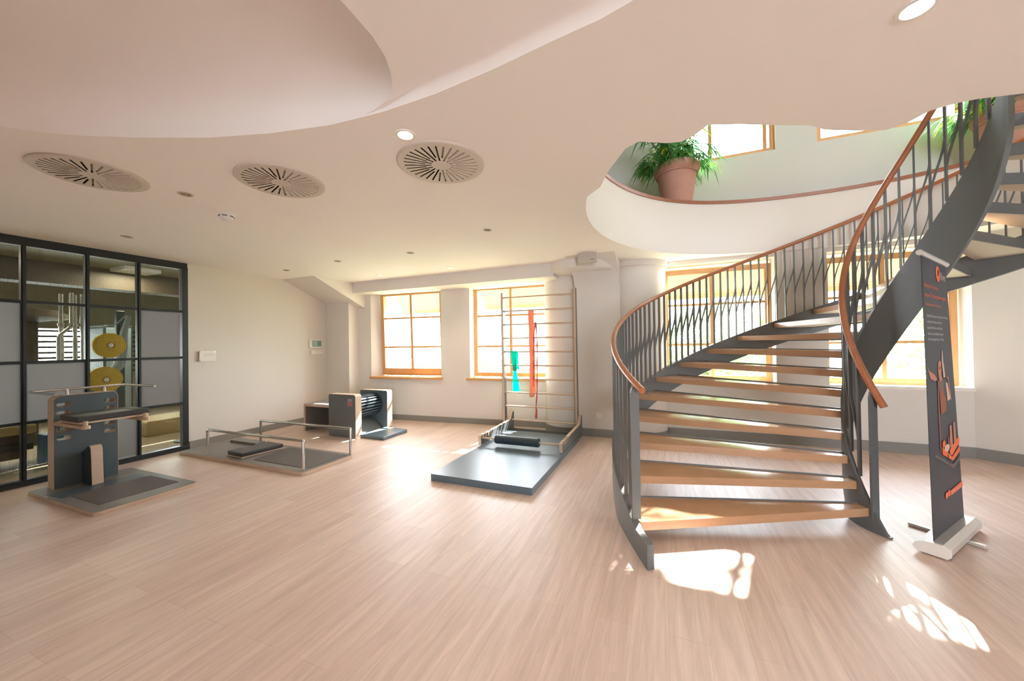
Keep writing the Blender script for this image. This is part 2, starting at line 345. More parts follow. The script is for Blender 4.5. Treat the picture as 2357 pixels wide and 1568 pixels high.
A2 = [(p[0] - (0.03 if p[0] > -1.2 else 0), p[1] - (0.05 if (p[0] > -1.2 and p[1] > 0.5) else 0)) for p in A_EDGE]
cv.loft([[(p[0], p[1], HZ) for p in A_EDGE], [((p[0] + q[0]) / 2, (p[1] + q[1]) / 2, HZ + 0.8 * lift(p[0])) for p, q in zip(A_EDGE, A2)], [(q[0], q[1], HZ + lift(q[0])) for q in A2]], True, False)
AR = [q for q in A2[7:19]]; BR = [p for p in B_EDGE[7:20]]
cv.plate(AR + BR[::-1], [], lambda x, y: (x, y, HZ + lift(x)))
prof = [(0, 0.0), (0.02, 0.06), (0.06, 0.12), (0.12, 0.17), (0.22, 0.215), (0.36, 0.245), (0.55, 0.262)]
rb = []
for d, z in prof: rb.append([(p[0], p[1], HZ + max(z, lift(p0[0]) + z * 0.8)) for p, p0 in zip(offset(B_EDGE, d), B_EDGE)])
cv.loft(rb, True, False)
cv.plate(offset(B_EDGE, 0.55), [], lambda x, y: (x, y, HZ + 0.262))
struct(cv.build('ceiling_cove', M_CEIL, smooth=True), 'curved stepped recess in the ceiling', 'ceiling recess')

# walls -------------------------------------------------------------
XW = -6.40
struct(MB().box(XW - 0.2, XW, 3.175, 6.4, 0, HZ).box(XW - 0.2, XW, 3.0, 3.175, 2.62, HZ).build('wall_left', M_WALL), 'long beige wall between the dark glass grid and the corner', 'wall')
struct(MB().prism([(4.6, HZ + 0.01), (6.2, HZ + 0.01), (6.2, 2.06)], YZX, XW - 0.05, -5.60).box(XW - 0.05, -5.77, 5.55, 6.2, 0, 2.45).build('wall_corner', M_WALL), 'sloping bulkhead and pier in the far corner', 'bulkhead')
# back wall (left half), slightly skewed
TH = math.atan(0.08); BX, BY = -5.05, 5.85
def bw(u, v, z): return (BX + u * math.cos(TH) - v * math.sin(TH), BY + u * math.sin(TH) + v * math.cos(TH), z)
W1 = (-0.28, 1.17); W2 = (1.76, 3.24); ZS, ZH = 0.84, 2.56
bk = MB()
def bbox(m, u0, u1, v0, v1, z0, z1, mi=0):
    v = [bw(u, vv, z) for z in (z0, z1) for vv in (v0, v1) for u in (u0, u1)]
    return m.add(v, [(0, 2, 3, 1), (4, 5, 7, 6), (0, 1, 5, 4), (2, 6, 7, 3), (0, 4, 6, 2), (1, 3, 7, 5)], mi)
bbox(bk, -1.6, 3.6, 0, 0.32, 0, ZS - 0.03); bbox(bk, -1.6, 3.6, 0, 0.32, ZH, HZ + 0.1)
for a, b in ((-1.6, W1[0]), (W1[1], W2[0]), (W2[1], 3.9)):
    l = 0.13 if a == -1.6 else 0.0
    v = [bw(u, vv, z) for z in (ZS - 0.03, ZH) for u, vv in ((a, 0), (b - l, 0), (b, 0.2), (b, 0.32), (a, 0.32))]
    bk.add(v, [(0, 1, 6, 5), (1, 2, 7, 6), (2, 3, 8, 7), (3, 4, 9, 8), (4, 0, 5, 9), (0, 1, 2, 3, 4), (5, 6, 7, 8, 9)])
struct(bk.build('wall_back', M_WALL), 'beige back wall holding the two left windows', 'wall')
struct(MB().box(-5.62, -1.55, 5.50, 6.2, 2.485, HZ + 0.01).build('trim_3', M_WALL), 'dropped beam running above the two left windows', 'beam')
# columns and pillar
c1 = MB().lathe([(0.40, 0), (0.40, 2.6)], (-1.50, 6.20, 0), 48).lathe([(0.0, 2.53), (0.50, 2.53), (0.52, 2.545), (0.52, HZ)], (-1.15, 5.78, 0), 48)
struct(c1.build('wall_column', M_WALL, smooth=True), 'round column behind the wall bars', 'column')
c2 = MB().lathe([(0.40, 0), (0.40, HZ)], (-0.36, 6.22, 0), 48).lathe([(0.0, 2.60), (0.43, 2.60), (0.44, 2.61), (0.44, HZ)], (-0.36, 6.22, 0), 48)
struct(c2.build('wall_column', M_WALL, smooth=True), 'round column left of the windows behind the stairs', 'column')
pp = [(6.4, 0), (5.78, 0), (5.78, 2.12)]
for i in range(13):
    a = PI / 2 * i / 12; pp.append((5.78 - 0.66 * (1 - math.cos(a)), 2.12 + 0.566 * math.sin(a)))
pp += [(6.4, HZ)]
struct(MB().prism(pp, YZX, -1.28, -0.60).build('wall_pillar', M_WALL, smooth=True), 'flat pillar flaring into the ceiling between the two round columns', 'pillar')
# back wall, right half with windows 3 and 4
YR = 6.20; W3 = (0.0, 1.455); W4 = (2.045, 3.41); ZS2, ZH2 = 0.845, 2.575
br_ = MB().box(-0.75, 3.9, YR, 6.62, 0, ZS2 - 0.04).box(-0.75, 3.9, YR, 6.62, ZH2 + 0.05, HZ + 0.1)
for a, b in ((-0.75, W3[0]), (W3[1], W4[0]), (W4[1] + 0.03, 4.4)): br_.box(a, b, YR, 6.62, ZS2 - 0.04, ZH2 + 0.05)
struct(br_.build('wall_back_stairs', M_WALL), 'beige back wall with two windows behind the stairs', 'wall')
struct(MB().box(W3[0] - 0.1, W3[1], YR - 0.01, 6.45, ZS2 - 0.045, ZS2 - 0.005).box(W4[0], W4[1] + 0.03, YR - 0.01, 6.45, ZS2 - 0.045, ZS2 - 0.005).build('trim_4', M_WHITE), 'white window ledges behind the stairs', 'window ledge')
# right wall curving around the stairs
rw = MB()
ring = []
a0 = math.atan2(YR - CY, 3.43 - CX)
rr = math.hypot(3.43 - CX, YR - CY)
for i in range(41):
    a = a0 - math.radians(62) * i / 40; ring.append((CX + rr * math.cos(a), CY + rr * math.sin(a)))
ring += [(4.75, 2.6), (5.3, 1.2), (5.3, -5.2)]
inn = ring; out_ = [(3.47, 6.62)] + [(CX + (p[0] - CX) * 1.12, CY + (p[1] - CY) * 1.12) for p in ring[1:41]] + [(5.4, 2.5), (5.6, 1.2), (5.6, -5.2)]
rw.loft([[(p[0], p[1], 0), (q[0], q[1], 0), (q[0], q[1], HZ + 0.1), (p[0], p[1], HZ + 0.1)] for p, q in zip(inn, out_)], True, True)
struct(rw.build('wall_right', M_WALL, smooth=True), 'curved beige wall wrapping around the stairs on the right', 'wall')
# front wall behind the viewer, one wide window added for fill daylight
fw = MB().box(-6.6, 5.6, -5.4, -5.2, 0, 0.35).box(-6.6, 5.6, -5.4, -5.2, 2.6, HZ + 0.1)
for a, b in ((-6.6, 1.7), (4.3, 5.6)): fw.box(a, b, -5.4, -5.2, 0.35, 2.6)
struct(fw.build('wall_front', M_WALL), 'beige wall behind the viewer with one wide window added for fill daylight', 'wall')
struct(MB().box(XW - 0.2, XW, -5.4, 0.1, 0, HZ).build('wall_left_near', M_WALL), 'beige wall beside the viewer left of the glass grid', 'wall')
# skirting
sk = MB()
bbox(sk, -0.6, 3.3, -0.02, 0.0, 0, 0.10)
struct(sk.build('baseboard_back', M_SKIRT), 'grey skirting below the two left windows', 'skirting')
struct(MB().box(XW, XW + 0.02, 3.19, 5.56, 0, 0.10).box(XW, -5.75, 5.53, 5.552, 0, 0.10).box(-5.772, -5.75, 5.53, 5.8, 0, 0.1).build('baseboard_left', M_SKIRT), 'grey skirting along the left wall', 'skirting')
struct(MB().lathe([(0.40, 0), (0.425, 0), (0.425, 0.10), (0.40, 0.10)], (-1.50, 6.20, 0), 48).box(-1.30, -0.585, 5.76, 5.78, 0, 0.12).box(-0.60, -0.58, 5.76, 6.2, 0, 0.12).lathe([(0.40, 0), (0.42, 0), (0.42, 0.10), (0.40, 0.10)], (-0.36, 6.22, 0), 48).box(0.0, 3.44, YR - 0.02, YR, 0, 0.13).build('baseboard_stairs', M_SKIRT, smooth=True), 'grey skirting around the columns and behind the stairs', 'skirting')
bs = MB(); bs.loft([[(p[0], p[1], 0), (CX + (p[0] - CX) * 0.993, CY + (p[1] - CY) * 0.993, 0), (CX + (p[0] - CX) * 0.993, CY + (p[1] - CY) * 0.993, 0.13), (p[0], p[1], 0.13)] for p in ring[:41]], True, True)
struct(bs.build('baseboard_right', M_SKIRT), 'grey skirting along the curved right wall', 'skirting')

# upper storey shell
us = MB()
ZU = 5.9
UW = [(0.25, 1.56), (2.05, 3.55), (4.0, 5.5)]; US, UH = 4.24, 5.1
us.box(-3.5, 7.0, 6.45, 6.7, UF, US).box(-3.5, 7.0, 6.45, 6.7, UH, ZU)
xs = [-3.5] + [v for w_ in UW for v in w_] + [7.0]
for i in range(0, len(xs), 2): us.box(xs[i], xs[i + 1], 6.45, 6.7, US, UH)
us.box(-3.6, -3.4, -2.6, 6.7, UF, ZU).box(6.9, 7.1, -2.6, 6.7, UF, ZU).box(-3.5, 7.0, -2.7, -2.5, UF, 4.2).box(-3.5, 7.0, -2.7, -2.5, 5.7, ZU)
for a, b in ((-3.5, 3.2), (6.5, 7.0)): us.box(a, b, -2.7, -2.5, 4.2, 5.7)
struct(us.build('wall_upper', M_WALLG), 'grey green wall of the upper storey', 'wall')
struct(MB().box(-3.6, 7.1, -2.7, 6.8, ZU, ZU + 0.1).build('ceiling_upper', M_CEIL), 'ceiling of the upper storey', 'ceiling')

# ------------------------------------------------------------------ windows
WN = [0]
def window(label, P, u0, u1, z0, z1, mull, bars, fr=0.055, tilt=0.0, sash=True, depth=0.07, double=True):
    """P(u, v, z) -> world; frame in the plane v, glass in its middle"""
    WN[0] += 1
    c = P((u0 + u1) / 2, 0, z0)
    e = empty('window_%d' % WN[0], c); struct(e, label, 'window')
    def pb(m, ua, ub, va, vb, za, zb, mi=0, tl=0.0):
        def q(u, v, z):
            if tl: dz = z - z0; return P(u, v * math.cos(tl) - dz * math.sin(tl), z0 + dz * math.cos(tl) + v * math.sin(tl))
            return P(u, v, z)
        v = [q(u, vv, z) for z in (za, zb) for vv in (va, vb) for u in (ua, ub)]
        return m.add(v, [(0, 2, 3, 1), (4, 5, 7, 6), (0, 1, 5, 4), (2, 6, 7, 3), (0, 4, 6, 2), (1, 3, 7, 5)], mi)
    f = MB()
    fo = fr * (0.6 if tilt else 1.0)
    pb(f, u0, u0 + fo, 0.0, depth, z0, z1); pb(f, u1 - fo, u1, 0.0, depth, z0, z1)
    pb(f, u0 + fo, u1 - fo, 0.0, depth, z0, z0 + fo); pb(f, u0 + fo, u1 - fo, 0.0, depth, z1 - fo, z1)
    f.build('window_frame', M_FRAME, e)
    i0, i1, j0, j1 = (u0 + 0.02, u1 - 0.02, z0 + 0.03, z1 - 0.03) if tilt else (u0 + fo, u1 - fo, z0 + fo, z1 - fo)
    s = MB(); sw = 0.07 if tilt else 0.012; d0, d1 = (-0.035, 0.03) if tilt else (0.005, 0.055)
    pb(s, i0, i0 + sw, d0, d1, j0, j1, 0, tilt); pb(s, i1 - sw, i1, d0, d1, j0, j1, 0, tilt)
    pb(s, i0 + sw, i1 - sw, d0, d1, j0, j0 + (0.11 if tilt else sw), 0, tilt); pb(s, i0 + sw, i1 - sw, d0, d1, j1 - sw, j1, 0, tilt)
    for mu in mull: pb(s, mu - 0.024, mu + 0.024, d0, d1, j0 + sw, j1 - sw, 0, tilt)
    for zb in bars: pb(s, i0 + sw, i1 - sw, d0 + 0.01, d1 - 0.01, zb - 0.017, zb + 0.017, 0, tilt)
    s.build('sash', M_FRAME, e)
    g = MB(); gm = (d0 + d1) / 2
    gv = []
    for u, z in ((i0 + sw, j0 + sw), (i1 - sw, j0 + sw), (i1 - sw, j1 - sw), (i0 + sw, j1 - sw)):
        dz = z - z0; gv.append(P(u, gm * math.cos(tilt) - dz * math.sin(tilt), z0 + dz * math.cos(tilt)) if tilt else P(u, gm, z))
    g.add(gv, [(0, 1, 2, 3)]); g.build('window_pane', M_GLASS, e, fix=False)
    return e
PB = lambda u, v, z: bw(u, v + 0.2, z)
e = window('tilted larch window nearest the corner', PB, W1[0], W1[1], ZS + 0.015, ZH - 0.01, [(W1[0] + W1[1]) / 2], [1.42, 2.00], tilt=0.035)
m = MB(); bbox(m, W1[0] - 0.15, W1[1] + 0.03, -0.045, 0.24, ZS - 0.045, ZS + 0.0); m.build('window_sill', M_FRAME, e, bevel=0.006)
e = window('larch window behind the wall bars', PB, W2[0], W2[1], ZS + 0.015, ZH - 0.03, [W2[0] + 0.73], [1.41, 1.98])
m = MB(); bbox(m, W2[0] - 0.07, W2[1] + 0.03, -0.045, 0.24, ZS - 0.045, ZS + 0.0); m.build('window_sill', M_FRAME, e, bevel=0.006)
PR = lambda u, v, z: (u, 6.40 + v, z)
window('larch window behind the left of the stairs', PR, W3[0], W3[1], ZS2, ZH2, [0.69], [1.40, 2.02], fr=0.065)
window('larch window behind the banner', PR, W4[0], W4[1], ZS2, ZH2, [2.70], [1.40, 2.02], fr=0.065)
for i, (a, b) in enumerate(UW):
    PU = lambda u, v, z: (u, 6.50 + v, z)
    lab = ['upper storey window behind the potted bamboo', 'upper storey window right of the first', 'upper storey window far right'][i]
    window(lab, PU, a, b, US, UH, [a + 0.72] if i else [0.72, 1.44], [], fr=0.05)
    
for a, b in ((3.2, 6.5),):
    window('unseen upper storey window added behind the viewer for more daylight', lambda u, v, z: (u, -2.6 + v, z), a, b, 4.2, 5.7, [(a + b) / 2], [], fr=0.06)  # out of view, added to brighten the upper storey walls
for a, b in ((1.7, 4.3),):
    PF = lambda u, v, z: (u, -5.3 + v, z)
    window('unseen wide window added behind the viewer for fill daylight', PF, a, b, 0.35, 1.55 if a < 0 else 2.6, [(a + b) / 2], [], fr=0.06)  # out of view, added to let fill daylight into the room

# ------------------------------------------------------------------ black steel glass grid on the left
gp = empty('window_interior', (XW, 2.0, 0)); struct(gp, 'black steel grid of mesh and frosted glass panes on the left', 'glass partition')
YC = [0.13, 0.67, 1.20, 1.687, 2.165, 2.636, 3.105]; ZC = [0.06, 0.67, 1.325, 1.985, 2.60]
g = MB()
g.box(XW - 0.05, XW + 0.05, 0.05, 3.175, -0.0, 0.045).box(XW - 0.04, XW + 0.02, 0.05, 3.175, 2.59, HZ)
g.box(XW - 0.05, XW + 0.03, 3.105, 3.175, 0, 2.62).box(XW - 0.05, XW + 0.03, 0.03, 0.13, 0, HZ)
g.box(XW - 0.045, XW + 0.045, 0.05, 3.175, 0.045, 0.065)
g.build('frame', M_BLACK, gp, bevel=0.004)
for y in YC[1:-1]:
    MB().box(XW - 0.03, XW + 0.022, y - 0.019, y + 0.019, 0.05, 2.6).box(XW + 0.022, XW + 0.036, y - 0.008, y + 0.008, 0.05, 2.6).build('mullion', M_BLACK, gp)
for z in ZC[1:-1]:
    MB().box(XW - 0.02, XW + 0.012, 0.13, 3.105, z - 0.016, z + 0.016).box(XW + 0.012, XW + 0.024, 0.13, 3.105, z - 0.005, z + 0.005).build('transom', M_BLACK, gp)
kind = {0: 'MFFM', 1: 'MFFM', 2: 'MFFM', 3: 'MFMM', 4: 'FMMM', 5: 'MFFM'}           # bottom row first
for ci in range(6):
    for ri in range(4):
        k = kind[ci][ri]
        if ci == 0: k = 'F'
        MB().add([(XW, YC[ci] + .019, ZC[ri] + .016), (XW, YC[ci + 1] - .019, ZC[ri] + .016), (XW, YC[ci + 1] - .019, ZC[ri + 1] - .016), (XW, YC[ci] + .019, ZC[ri + 1] - .016)], [(0, 1, 2, 3)]).build('mesh_pane' if k == 'M' else 'frosted_pane', M_MESHG if k == 'M' else M_FROST, gp, fix=False)

# ------------------------------------------------------------------ spiral staircase
st = empty('spiral_staircase', (CX, CY, 0)); tag(st, 'curving staircase with oak treads and slate grey steel balustrades', 'staircase')
NT = 20
for k in range(1, NT + 1):
    z1 = RIS * k; z0 = z1 - 0.06; a = ang(k); b = ang(k + 1) + DA * 0.06; pts = []
    for i in range(5): t = a + (b - a) * i / 4; pts.append((CX + RO * math.cos(t), CY + RO * math.sin(t)))
    for i in range(3): t = b + (a - b) * i / 2; pts.append((CX + RI * math.cos(t), CY + RI * math.sin(t)))
    m = MB(); n = len(pts)
    tr = [tuple(t) for t in tessellate_polygon([[Vector((p[0], p[1], 0)) for p in pts]])]
    m.add([(p[0], p[1], z1) for p in pts], tr, 0); m.add([(p[0], p[1], z0) for p in pts], tr, 1)
    v = [(p[0], p[1], z0) for p in pts] + [(p[0], p[1], z1) for p in pts]
    m.add(v, [(i, (i + 1) % n, n + (i + 1) % n, n + i) for i in range(n)], 0)
    tread = m.build('tread', [M_WOODT, M_UNDER], st, loc=(CX, CY, z1))
    tread.rotation_euler = (0, 0, 0)
    c, s = math.cos(b), math.sin(b); q0 = Vector((CX + RI * c, CY + RI * s, 0)); q1 = Vector((CX + RO * c, CY + RO * s, 0)); d = Vector((s, -c, 0))
    MB().obox((q0 + q1) / 2 + d * 0.006 + Vector((0, 0, z1 - 0.032)), (q1 - q0) / 2, d * 0.006, (0, 0, 0.042)).build('support_bar', M_STEEL, tread)
def smoothstep(x): x = max(0, min(1, x)); return x * x * (3 - 2 * x)
rings = []
for i in range(150):
    k = 0.43 + (NT + 0.6 - 0.43) * (i / 149) ** 1.15
    fl = 0.05 * max(0, (1.7 - k) / 1.27) ** 2
    r0, r1 = RO + 0.002 + fl, RO + 0.05 + fl
    zt = max(RIS * k + 0.022, 0.16); zb = max(RIS * k - 0.31, 0.0); a = ang(k); c, s = math.cos(a), math.sin(a)
    rings.append([(CX + r0 * c, CY + r0 * s, zb), (CX + r1 * c, CY + r1 * s, zb), (CX + r1 * c, CY + r1 * s, zt), (CX + r0 * c, CY + r0 * s, zt)])
MB().loft(rings).build('stringer', M_STEEL, st, smooth=True)
rings = []
for i in range(150):
    k = -0.40 + (NT + 0.6 + 0.40) * i / 149
    r0, r1 = RI - 0.028, RI - 0.001
    zt = max(RIS * k + 0.044, 0.012); zb = max(RIS * k - 0.53, 0.0); a = ang(k); c, s = math.cos(a), math.sin(a)
    rings.append([(CX + r0 * c, CY + r0 * s, zb), (CX + r1 * c, CY + r1 * s, zb), (CX + r1 * c, CY + r1 * s, zt), (CX + r0 * c, CY + r0 * s, zt)])
MB().loft(rings).build('stringer', M_STEEL, st, smooth=True)
RRO, RRI, HRO, HRI = 2.2738, 0.4386, 0.9865, 0.954
MB().tube([hel(0.77 + (NT - 0.77) * i / 170, RRO, HRO) for i in range(171)], 0.024, 14).build('handrail', M_RAIL, st, smooth=True)
MB().tube([hel(-0.05 + (NT + 0.05) * i / 170, RRI, HRI) for i in range(171)], 0.024, 14).build('handrail', M_RAIL, st, smooth=True)
def bar_path(m, pts, k, hw, ht):
    """flat bar along pts, wide side pointing to the axis"""
    rings = []
    for i, (p, kk) in enumerate(zip(pts, k)):
        a = ang(kk); rad = Vector((math.cos(a), math.sin(a), 0)); d = (pts[min(i + 1, len(pts) - 1)] - pts[max(i - 1, 0)]).normalized()
        tan = d.cross(rad).normalized()
        rings.append([p + rad * hw + tan * ht, p - rad * hw + tan * ht, p - rad * hw - tan * ht, p + rad * hw - tan * ht])
    m.loft(rings)
def balusters(ks, r, z0, z1, hw, ht, frac):
    for i, k in enumerate(ks):
        b, t = hel(k, r, z0), hel(k, r, z1)
        m = MB(); bar_path(m, [b, t], [k, k], hw, ht)
        if i + 1 < len(ks):
            k2 = ks[i + 1]; f0, f1 = frac(k); n = 9; P = []; K = []
            za = RIS * k + z0 + (z1 - z0) * f0; zb = RIS * k2 + z0 + (z1 - z0) * f1
            for j in range(n):
                u = j / (n - 1); kk = k + (k2 - k) * smoothstep(u) * 0.999 + (k2 - k) * 0.0
                zz = za + (zb - za) * u; a = ang(kk); P.append(Vector((CX + r * math.cos(a), CY + r * math.sin(a), zz))); K.append(kk)
            bar_path(m, P, K, hw * 0.8, ht * 0.75)
        m.build('baluster', M_STEEL, st, loc=b)
ks = []; k = 1.26
while k < 18.3: ks.append(k); k += 0.2273
def frac_o(k): t = max(0, min(1, (k - 2) / 9)); return 0.35 - 0.11 * t, 0.64 + 0.10 * t
balusters(ks, RRO, 0.015, HRO - 0.015, 0.013, 0.0065, frac_o)
balusters([1.0 + i for i in range(1, 18)], RRI, 0.043, HRI - 0.015, 0.012, 0.007, lambda k: (0.25, 0.62))
for k, r, z0, h in ((1.02, RRO + 0.004, 0.02, HRO), (0.75, RRI, 0.03, HRI)):
    a = ang(k); rad = Vector((math.cos(a), math.sin(a), 0)); tan = Vector((-math.sin(a), math.cos(a), 0)); b = hel(k, r, 0)
    zb = max(b.z + z0, 0.06) if r > 1 else 0.1; zt = b.z + h - 0.02
    MB().prism([(-0.031, zb), (0.031, zb), (0.031, zt - 0.05), (0.02, zt - 0.012), (0.0, zt), (-0.031, zt)], lambda p, q, t: Vector((b.x, b.y, 0)) + rad * p + tan * t + Vector((0, 0, q)), -0.008, 0.008).build('newel_post', M_STEEL, st)

# ------------------------------------------------------------------ roll-up banner
BL, BR, TL_, TR_ = map(Vector, ((1.648, 3.367, 0.075), (2.097, 3.923, 0.075), (1.568, 3.257, 2.0), (1.955, 3.78, 1.988)))
bdir = (BR - BL).normalized(); bnor = Vector((bdir.y, -bdir.x, 0))    # towards the viewer
def BP(u, v, d=0.0): return (BL * (1 - u) + BR * u) * (1 - v) + (TL_ * (1 - u) + TR_ * u) * v + bnor * d
ban = empty('roll_up_banner', (BL + BR) / 2 - Vector((0, 0, 0.075))); tag(ban, 'dark navy roll-up banner with orange lettering in front of the stairs', 'banner')
mid = (BL + BR) / 2 - Vector((0, 0, 0.075))
prof = [(-0.085, 0.03), (-0.07, 0.012), (0.06, 0.012), (0.085, 0.035), (0.075, 0.06), (0.03, 0.085), (-0.05, 0.09), (-0.085, 0.07)]
MB().prism(prof, lambda p, q, t: mid + bnor * -p + bdir * t + Vector((0, 0, q)), -0.40, 0.385).build('base', M_ALU, ban, bevel=0.004)
for t in (-0.392, 0.377):
    MB().prism([(p * 1.04, 0.05 + (q - 0.05) * 1.06) for p, q in prof], lambda p, q, s: mid + bnor * -p + bdir * (t + s) + Vector((0, 0, q)), -0.012, 0.012).build('end_cap', M_PLAST, ban, bevel=0.003)
f0, f1 = Vector((1.757, 3.84, 0.012)), Vector((2.02, 3.595, 0.012)); fd = (f1 - f0).normalized(); fs = Vector((-fd.y, fd.x, 0))
MB().obox((f0 + f1) / 2 - bdir * 0.02, (f1 - f0) / 2 * 1.06, fs * 0.018, (0, 0, 0.011)).build('foot', M_ALU, ban, bevel=0.004)
m = MB(); N = 8
for s_ in (0.001, -0.001):
    m.add([BP(u, v, s_) for v in [j / N for j in range(N + 1)] for u in (0, 1)], [(2 * j, 2 * j + 1, 2 * j + 3, 2 * j + 2) for j in range(N)])
sheet = m.build('printed_sheet', M_BANNER, ban, fix=False)
tb = TR_ - TL_; tn = tb.normalized()
MB().tube([TL_ - tn * 0.03 + Vector((0, 0, 0.008)), TR_ + tn * 0.025 + Vector((0, 0, 0.008))], 0.018, 10).build('top_rail', M_ALU, ban, smooth=True)
MB().tube([mid - bnor * 0.03 + Vector((0, 0, 0.08)), (TL_ + TR_) / 2 - bnor * 0.03], 0.011, 8).build('pole', M_ALU, ban, smooth=True)
def dense(poly, n=3):
    out = []
    for i, p in enumerate(poly):
        q = poly[(i + 1) % len(poly)]
        out += [(p[0] + (q[0] - p[0]) * j / n, p[1] + (q[1] - p[1]) * j / n) for j in range(n)]
    return out
PLAY = [0.0022]
def printed(name, poly, mt, holes=[]):
    PLAY[0] += 0.00008
    d = PLAY[0]; MB().plate(dense(poly), [dense(h) for h in holes], lambda u, v: BP(max(0, min(1, u)), v, d)).build(name, mt, sheet, fix=False)
def oval(u, v, a, b, n=24): return [(u + a * math.cos(2 * PI * i / n), v + b * math.sin(2 * PI * i / n)) for i in range(n)]
def lettering(txt, u, v, h, wid, mt, slope=0.0):
    cu = bpy.data.curves.new('lettering', 'FONT'); cu.body = txt; cu.resolution_u = 2
    o = bpy.data.objects.new('lettering_source', cu); COL.objects.link(o); bpy.context.view_layer.update()
    me = bpy.data.meshes.new_from_object(o.evaluated_get(bpy.context.evaluated_depsgraph_get())); bpy.data.objects.remove(o); bpy.data.curves.remove(cu)
    xs = [p.co.x for p in me.vertices]; W = max(xs) - min(xs); x0 = min(xs)
    PLAY[0] += 0.00008
    for p in me.vertices:
        uu = u + (p.co.x - x0) / W * wid; vv = v + p.co.y * h / 0.7 + slope * (uu - u); p.co = BP(uu, vv, PLAY[0])
    me.materials.clear(); me.materials.append(mt)
    o = bpy.data.objects.new('lettering', me); COL.objects.link(o); o.parent = sheet; o.location = -parent_world(sheet)
printed('logo_ring', oval(0.615, 0.953, 0.085, 0.029), M_PORA, [[(0.625 + 0.032 * math.cos(a) + 0.012 * math.sin(a), 0.958 + 0.014 * math.sin(a)) for a in [2 * PI * i / 14 for i in range(14)]]])
lettering('five', 0.715, 0.934, 0.030, 0.205, M_PWHI)
lettering('Werde Teil einer', 0.06, 0.891, 0.015, 0.53, M_PORA)
lettering('neuen Trainingsbewegung', 0.06, 0.859, 0.015, 0.84, M_PORA)
lettering('Trainingskonzept der Bewegung', 0.065, 0.829, 0.009, 0.57, M_PORA)
for tx, v, wd in (('- Regelm\u00e4\u00dfige \u00dcbungen zum Ausgleich deiner Haltung', 0.789, 0.82), ('- wichtig f\u00fcr Muskeln und Faszien', 0.768, 0.56), ('- Speziell f\u00fcr R\u00fccken und Schultern', 0.747, 0.58), ('- Sanft und nachhaltig bewegen', 0.726, 0.60), ('- Mehr Beweglichkeit im Alltag', 0.706, 0.60)):
    lettering(tx, 0.08, v, 0.0085, wd, M_PWHI)
SH = [('figure_print', [(0.04, 0.621), (0.09, 0.60), (0.27, 0.583), (0.35, 0.564), (0.26, 0.560), (0.13, 0.570), (0.07, 0.595)], M_PSKIN),
      ('figure_print', [(0.57, 0.668), (0.60, 0.668), (0.60, 0.637), (0.645, 0.569), (0.58, 0.568), (0.55, 0.632)], M_PWARM),
      ('figure_print', [(0.42, 0.629), (0.47, 0.633), (0.52, 0.627), (0.52, 0.605), (0.50, 0.578), (0.54, 0.564), (0.44, 0.552), (0.40, 0.575), (0.39, 0.607)], M_PSKIN),
      ('figure_print', [(0.42, 0.612), (0.50, 0.612), (0.51, 0.600), (0.41, 0.600)], M_PSKIN2),
      ('figure_print', [(0.37, 0.561), (0.45, 0.553), (0.57, 0.565), (0.58, 0.506), (0.63, 0.496), (0.62, 0.443), (0.42, 0.434), (0.41, 0.51)], M_PBROWN),
      ('figure_print', [(0.38, 0.555), (0.45, 0.550), (0.54, 0.563), (0.52, 0.520), (0.42, 0.520)], M_PGREY),
      ('figure_print', [(0.55, 0.565), (0.66, 0.566), (0.67, 0.54), (0.62, 0.49), (0.56, 0.50)], M_BANNER),
      ('figure_print', [(0.65, 0.549), (0.71, 0.546), (0.80, 0.483), (0.67, 0.478)], M_PWARM),
      ('figure_print', [(0.68, 0.568), (0.76, 0.568), (0.80, 0.51), (0.82, 0.478), (0.795, 0.478), (0.775, 0.51), (0.74, 0.56)], M_PSKIN),
      ('figure_print', [(0.35, 0.561), (0.39, 0.557), (0.36, 0.424), (0.36, 0.30), (0.325, 0.30), (0.325, 0.425)], M_PSKIN2),
      ('figure_print', [(0.14, 0.304), (0.72, 0.233), (1.0, 0.253), (1.0, 0.238), (0.73, 0.217), (0.14, 0.295)], M_PGREY),
      ('figure_print', [(0.39, 0.318), (0.39, 0.289), (0.73, 0.247), (1.0, 0.27), (1.0, 0.290), (0.71, 0.262)], M_PORA),
      ('figure_print', [(0.68, 0.382), (0.75, 0.384), (0.76, 0.341), (0.76, 0.300), (0.66, 0.300)], M_PSKIN),
      ('figure_print', [(0.82, 0.389), (0.88, 0.392), (0.90, 0.318), (0.80, 0.312)], M_PSKIN),
      ('figure_print', [(0.60, 0.345), (0.64, 0.345), (0.66, 0.30), (0.58, 0.30)], M_PSKIN2),
      ('figure_print', oval(0.45, 0.325, 0.05, 0.013), M_PORA),
      ('figure_print', oval(0.55, 0.305, 0.09, 0.014), M_PWARM),
      ('figure_print', [(0.63, 0.293), (1.0, 0.330), (1.0, 0.303), (0.71, 0.269), (0.64, 0.276)], M_PORA),
      ('figure_print', [(0.545, 0.28), (0.575, 0.28), (0.63, 0.235), (0.59, 0.238)], M_BANNER),
      ('tag_print', [(0.58, 0.142), (1.0, 0.150), (1.0, 0.127), (0.58, 0.123)], M_PORA),
      ('tag_print', oval(0.445, 0.134, 0.045, 0.012), M_PORA), ('tag_print', oval(0.525, 0.136, 0.045, 0.012), M_PORA)]
for nm, p, mt in SH: printed(nm, p, mt)
lettering('mehr-bewegen', 0.61, 0.1285, 0.010, 0.34, M_PWHI, 0.01)
lettering('f', 0.43, 0.130, 0.010, 0.03, M_PWHI); lettering('o', 0.51, 0.132, 0.009, 0.035, M_PWHI)

